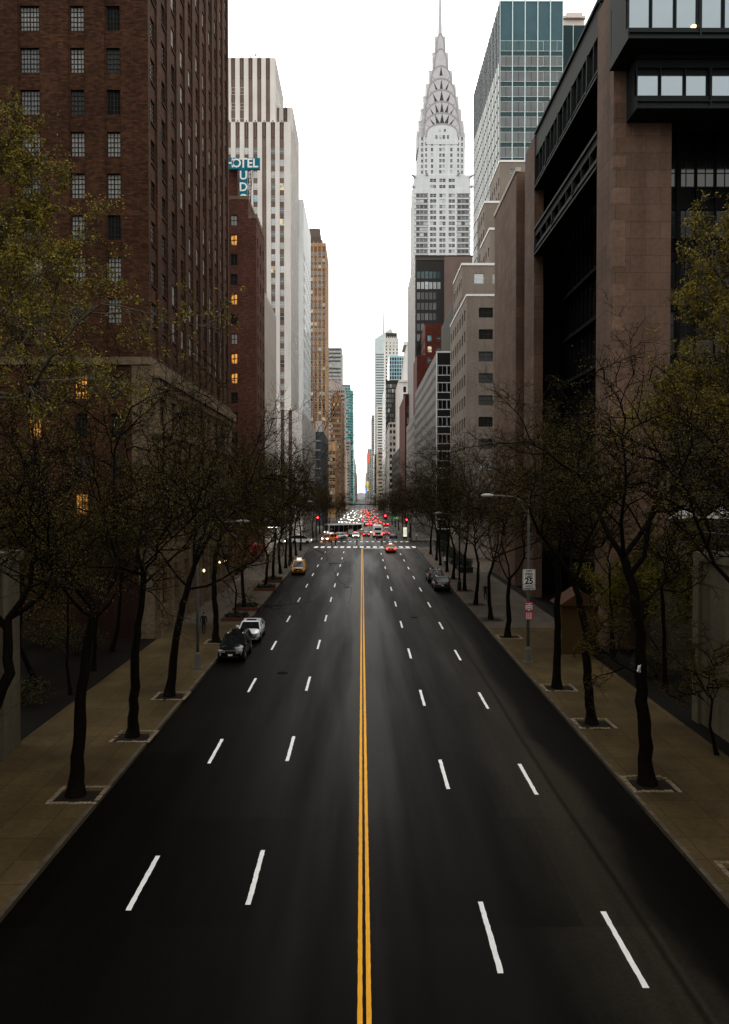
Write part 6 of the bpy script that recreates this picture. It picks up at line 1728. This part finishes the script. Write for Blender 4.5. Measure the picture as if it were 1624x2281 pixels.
# queues beyond the next avenues: small cars, one mesh each
HEADDIM = emit('headlamp_side_light', (1.0, .9, .75), 2.5); TAILDIM = emit('tail_lamp_dim', (1.0, .03, .02), 1.6)
def far_mesh(kind, col, hl, tl_):
    L, w, zb_, zbelt, zr_, c0, c1, r0, r1, rw = KIND[kind]; b = MB(); Y = lambda f: (f-.5)*L
    b.prism([(Y(0), .3), (Y(1), .3), (Y(1), zbelt), (Y(c1), zbelt+.02), (Y(c0), zb_), (Y(0), zb_*.75)], 'x', -w, w, 0)
    b.prism([(Y(c1), zbelt+.021), (Y(r1), zr_), (Y(r0), zr_), (Y(c0), zb_+.001)], 'x', -w*.84, w*.84, 1)
    b.box(-w*.76, w*.76, Y(r0)+.1, Y(r1)-.1, zr_-.02, zr_+.03, 0)
    for s in (-1, 1):
        x0, x1 = sorted((s*w*.45, s*w*.95))
        b.box(x0, x1, Y(0)-.03, Y(0)+.02, zb_*.55, zb_*.88, 2); b.box(x0, x1, Y(1)-.02, Y(1)+.03, zbelt-.34, zbelt-.02, 3)
        for f in (.18, .8): b.box(min(s*w*.8, s*(w+.01)), max(s*w*.8, s*(w+.01)), Y(f)-.33, Y(f)+.33, 0, .62, 4)
    return b.mesh('distant_car', [PT[col], CGLASS, HEADON if hl else HEADDIM, TAILON if tl_ else TAILDIM, TYRE], recalc=True)
FM = [far_mesh(*q) for q in (('sedan', 'white', 1, 0), ('suv', 'black', 1, 1), ('sedan', 'grey', 0, 1), ('van', 'yellow', 0, 0), ('suv', 'silver', 1, 1), ('van', 'white', 0, 1), ('sedan', 'red', 0, 0))]
R_ = random.Random(9)
for lane, X in enumerate((-8.6, -5.1, -1.9)):
    Y = 336+R_.uniform(0, 14)
    while Y < 640:
        o = link('distant_car', FM[R_.choice((0, 0, 1, 2, 3, 4, 5))], None, (X+R_.uniform(-.9, .9), Y, gz(Y)), R_.uniform(-.05, .05))
        tag(o, 'small oncoming car with white headlights in the far queue', 'car', 'oncoming cars in the far queue'); Y += R_.choice((9, 12, 17, 26))+R_.uniform(0, 3)
for lane, X in enumerate((1.9, 5.1, 8.4)):
    Y = 300+R_.uniform(0, 18)
    while Y < 640:
        o = link('distant_car', FM[R_.choice((0, 1, 1, 2, 3, 4, 6))], None, (X+R_.uniform(-.9, .9), Y, gz(Y)), PI+R_.uniform(-.05, .05))
        tag(o, 'small car with red tail lights in the far queue', 'car', 'cars queuing away with tail lights on'); Y += R_.choice((7, 8, 11, 17))+R_.uniform(0, 3)
for j, (X, Y, c, rz, lab) in enumerate(((-5.4, 262, 1, 0, 'dark car coming on alone before the oncoming queue'), (5.2, 270, 6, PI, 'red car driving away alone behind the far queue'), (-13.5, 176, 5, PI/2, 'white van on the avenue at the hotel side edge'), (-19, 172, 0, PI/2, 'white car on the avenue behind the van'))):
    tag(link('distant_car', FM[c], None, (X, Y, gz(Y)), rz), lab, 'car')
# ------------------------------------------------------------------ people
def person_mesh(pose):
    """one skinned body, feet on z = 0, facing +Y; pose: stride, arm swing, lean"""
    st, sw, knee = pose['stride'], pose['swing'], pose.get('knee', .0)
    V, E, R = [], [], []
    def v(p, r, par=None):
        V.append(p); R.append(r if isinstance(r, tuple) else (r, r)); i = len(V)-1
        if par is not None: E.append((par, i))
        return i
    pel = v((0, 0, .96), (.155, .115)); ab = v((0, .01, 1.12), (.145, .105), pel); ch = v((0, .0, 1.32), (.175, .115), ab)
    nk0 = v((0, -.005, 1.46), (.075, .07), ch); nk = v((0, .01, 1.53), (.052, .054), nk0)
    h1 = v((0, .035, 1.60), (.072, .085), nk); h2 = v((0, .03, 1.68), (.078, .095), h1); h3 = v((0, .02, 1.745), (.055, .065), h2)
    for s, fwd in ((-1, 1), (1, -1)):
        hip = v((s*.095, 0, .90), .088, pel)
        kn = v((s*.10, fwd*st*.42+.03+(knee if fwd < 0 else 0), .50), .060, hip)
        an = v((s*.10, fwd*st-(0.02 if fwd < 0 else 0), .10+(.07*min(1, st*3) if fwd < 0 else 0)), .043, kn)
        hl = v((s*.10, fwd*st-.03, .045+(.05*min(1, st*3) if fwd < 0 else 0)), (.042, .036), an); to = v((s*.115, fwd*st+.17, .032), (.042, .028), hl)
        sh = v((s*.185, 0, 1.42), .066, nk0); el = v((s*.245, -fwd*sw*.45-.02, 1.15), .045, sh)
        wr = v((s*.25, -fwd*sw+.04, .92), .030, el)
        pm = v((s*.245, -fwd*sw+.055, .85), (.018, .036), wr)
        for k, (dy, ln) in enumerate(((.030, .068), (.010, .078), (-.010, .072), (-.028, .056))):
            a = v((s*.243, -fwd*sw+.055+dy, .80), .0088, pm); c = v((s*.225, -fwd*sw+.062+dy, .80-ln*.55), .0082, a); v((s*.205, -fwd*sw+.062+dy, .80-ln), .0075, c)
        tb = v((s*.225, -fwd*sw+.098, .845), .010, pm); v((s*.212, -fwd*sw+.112, .805), .009, tb)
    me = bpy.data.meshes.new('body'); me.from_pydata(V, E, [])
    o = bpy.data.objects.new('tmp', me); COL.objects.link(o)
    o.modifiers.new('skin', 'SKIN'); o.modifiers.new('sub', 'SUBSURF').levels = 1
    for i, sv in enumerate(me.skin_vertices[0].data): sv.radius = R[i]; sv.use_root = (i == 0)
    dg = bpy.context.evaluated_depsgraph_get()
    out = bpy.data.meshes.new_from_object(o.evaluated_get(dg)); bpy.data.objects.remove(o)
    # clothing by region
    for p in out.polygons:
        c = p.center; p.use_smooth = True
        if c.z > 1.505: p.material_index = 0
        elif abs(c.x) > .19 and c.z < .90 and c.z > .6: p.material_index = 0
        elif c.z > .93 or (abs(c.x) > .2 and c.z >= .6): p.material_index = 1
        elif c.z > .085: p.material_index = 2
        else: p.material_index = 3
    return out
SKIN = plain('skin', (.26, .15, .10), .5); SHOE = plain('shoe_leather', (.010, .009, .008), .5); HAIR = plain('hair_dark', (.012, .009, .007), .6)
POSES = {'walk': person_mesh(dict(stride=.22, swing=.16, knee=.05)), 'stroll': person_mesh(dict(stride=.13, swing=.08, knee=.03)), 'wide': person_mesh(dict(stride=.33, swing=.24, knee=.08)), 'stand': person_mesh(dict(stride=.03, swing=.0))}
def person(label, pose, X, Y, rz, top, trousers, s=1.0, dz=None, hair=HAIR):
    zc_ = gz(Y)+(.15 if (X < XL or X > XR) else 0)
    t = thing('person', label, 'person', (X, Y, zc_), rz)
    t.scale = (s, s, s)
    me = POSES[pose].copy(); me.name = 'body'; mi_ = [p.material_index for p in me.polygons]; me.materials.clear()
    for m in (SKIN, plain('jacket_cloth', top, .85), plain('trouser_cloth', trousers, .85), SHOE): me.materials.append(m)
    me.polygons.foreach_set('material_index', mi_)
    link('body', me, t)
    h = MB(); n = 12
    for i in range(5):
        for j in range(n):
            th, ph = (i/4)*1.75, 6.2832*j/n
            if i/4*1.75 > 1.15 and math.sin(ph) > .35: th = 1.15
            h.v.append((.088*math.sin(th)*math.cos(ph), .012+.108*math.sin(th)*math.sin(ph), 1.695+.105*math.cos(th)))
    for i in range(4):
        for j in range(n): h.f.append((i*n+j, (i+1)*n+j, (i+1)*n+(j+1) % n, i*n+(j+1) % n)); h.m.append(0)
    h.local('hair', hair, t, smooth=True, recalc=True)
    f = MB()
    for sx in (-1, 1): f.box(sx*.032-.012, sx*.032+.012, .112, .124, 1.665, 1.677, 0)
    f.local('eyes', BLKT, t)
    f = MB(); f.prism([(.118, 1.668), (.118, 1.628), (.146, 1.632)], 'x', -.013, .013); f.box(-.024, .024, .10, .119, 1.592, 1.601, 0)
    f.local('nose_and_mouth', SKIN, t)
    return t
person('person in a dark jacket and jeans walking away on the pavement near the street lamp', 'stroll', gx(453, 65), 65, .05, (.008, .009, .012), (.016, .020, .032))
person('person in dark clothes half hidden by a street tree on the granite office side', 'walk', gx(1089, 82), 84, 3.0, (.012, .012, .014), (.014, .014, .016))
dk = (.010, .010, .012)
person('person in black walking across the near crosswalk alone, mid-stride', 'wide', gx(795, 157), 158.6, PI/2, dk, (.012, .012, .014), 1.03)
person('person in dark coat crossing near the hotel side kerb, first of two', 'stroll', gx(738, 157), 158.9, -1.4, dk, (.02, .018, .016))
person('second of two dark-coated people crossing near the hotel side kerb, in longer stride', 'walk', gx(746, 157), 159.4, -1.4, (.014, .014, .022), dk)
person('person in dark clothes crossing just beside the orange taxi', 'wide', gx(851, 158), 159.2, -PI/2, (.012, .011, .010), dk)
person('person in a maroon top stepping out in front of the white bus', 'wide', gx(840, 183), 183.3, 1.7, (.06, .015, .015), dk)
person('person in grey crossing the far crosswalk beside the bus', 'walk', gx(858, 183), 183.6, 1.5, (.05, .05, .05), dk)
person('person in a pale blue shirt standing on the pavement past the avenue', 'stand', gx(936, 176), 188.0, 2.6, (.26, .40, .46), (.03, .03, .04))
person('person in a white shirt on the pavement near the shrub planters', 'stroll', gx(992, 118), 118.5, 3.1, (.5, .5, .48), (.02, .02, .025))
person('person in a dark coat standing by the kiosk', 'stand', gx(912, 192), 193, 2.0, dk, dk)
# cyclist crossing on the avenue
Yc = 176; bx = gx(760.5, Yc)
t = thing('bicycle', 'bicycle crossing the avenue from the hotel side', 'bicycle', (bx, Yc, gz(Yc)), 0)
for x in (-.55, .55):
    w = MB(); q = [(x+.34*math.cos(a), 0, .36+.34*math.sin(a)) for a in np.linspace(0, 6.2832, 21)]; w.tube(q, .028, 5, cap=False); w.local('wheel', TYRE, t)
w = MB()
for a, b_ in (((-.55, .36), (-.1, .40)), ((-.1, .40), (.38, .85)), ((-.1, .4), (-.22, .92)), ((-.22, .85), (.38, .82)), ((.55, .36), (.36, .98)), ((-.55, .36), (-.2, .82))): w.tube([(a[0], 0, a[1]), (b_[0], 0, b_[1])], .022, 5)
w.local('frame', M['iron'], t)
w = MB(); w.box(-.34, -.1, -.07, .07, .92, .98); w.local('saddle', BLKT, t)
w = MB(); w.tube([(.40, -.28, 1.0), (.36, 0, 1.0), (.40, .28, 1.0)], .018, 5); w.local('handlebar', M['iron'], t)
def rider_mesh():
    V = [(0, -.2, 1.0), (0, -.05, 1.2), (0, .10, 1.40), (0, .17, 1.50), (0, .20, 1.58), (0, .24, 1.66), (0, .25, 1.74)]; R = [.14, .13, .15, .07, .055, .085, .06]; E = [(i, i+1) for i in range(6)]
    for s in (-1, 1):
        n = len(V)
        V += [(s*.10, -.16, .96), (s*.11, .16, .76 if s > 0 else .9), (s*.11, 0, .34 if s > 0 else .52), (s*.11, .15, .30 if s > 0 else .48), (s*.18, .10, 1.40), (s*.24, .22, 1.16), (s*.26, .38, 1.03), (s*.25, .43, 1.0)]
        R += [.09, .065, .045, .035, .065, .045, .034, .03]; E += [(0, n), (n, n+1), (n+1, n+2), (n+2, n+3), (3, n+4), (n+4, n+5), (n+5, n+6), (n+6, n+7)]
    me = bpy.data.meshes.new('body'); me.from_pydata(V, E, []); o = bpy.data.objects.new('tmp', me); COL.objects.link(o)
    o.modifiers.new('skin', 'SKIN'); o.modifiers.new('sub', 'SUBSURF').levels = 1
    for i, sv in enumerate(me.skin_vertices[0].data): sv.radius = (R[i], R[i]); sv.use_root = (i == 0)
    out = bpy.data.meshes.new_from_object(o.evaluated_get(bpy.context.evaluated_depsgraph_get())); bpy.data.objects.remove(o)
    for p in out.polygons: p.use_smooth = True; p.material_index = 0 if p.center.z > 1.55 else 1
    return out
t = thing('person', 'person in dark clothes riding the bicycle across the avenue', 'person', (bx, Yc, gz(Yc)), -PI/2)
me = rider_mesh(); mi_ = [p.material_index for p in me.polygons]; me.materials.clear(); me.materials.append(SKIN); me.materials.append(plain('jacket_cloth', dk, .85)); me.polygons.foreach_set('material_index', mi_); link('body', me, t)
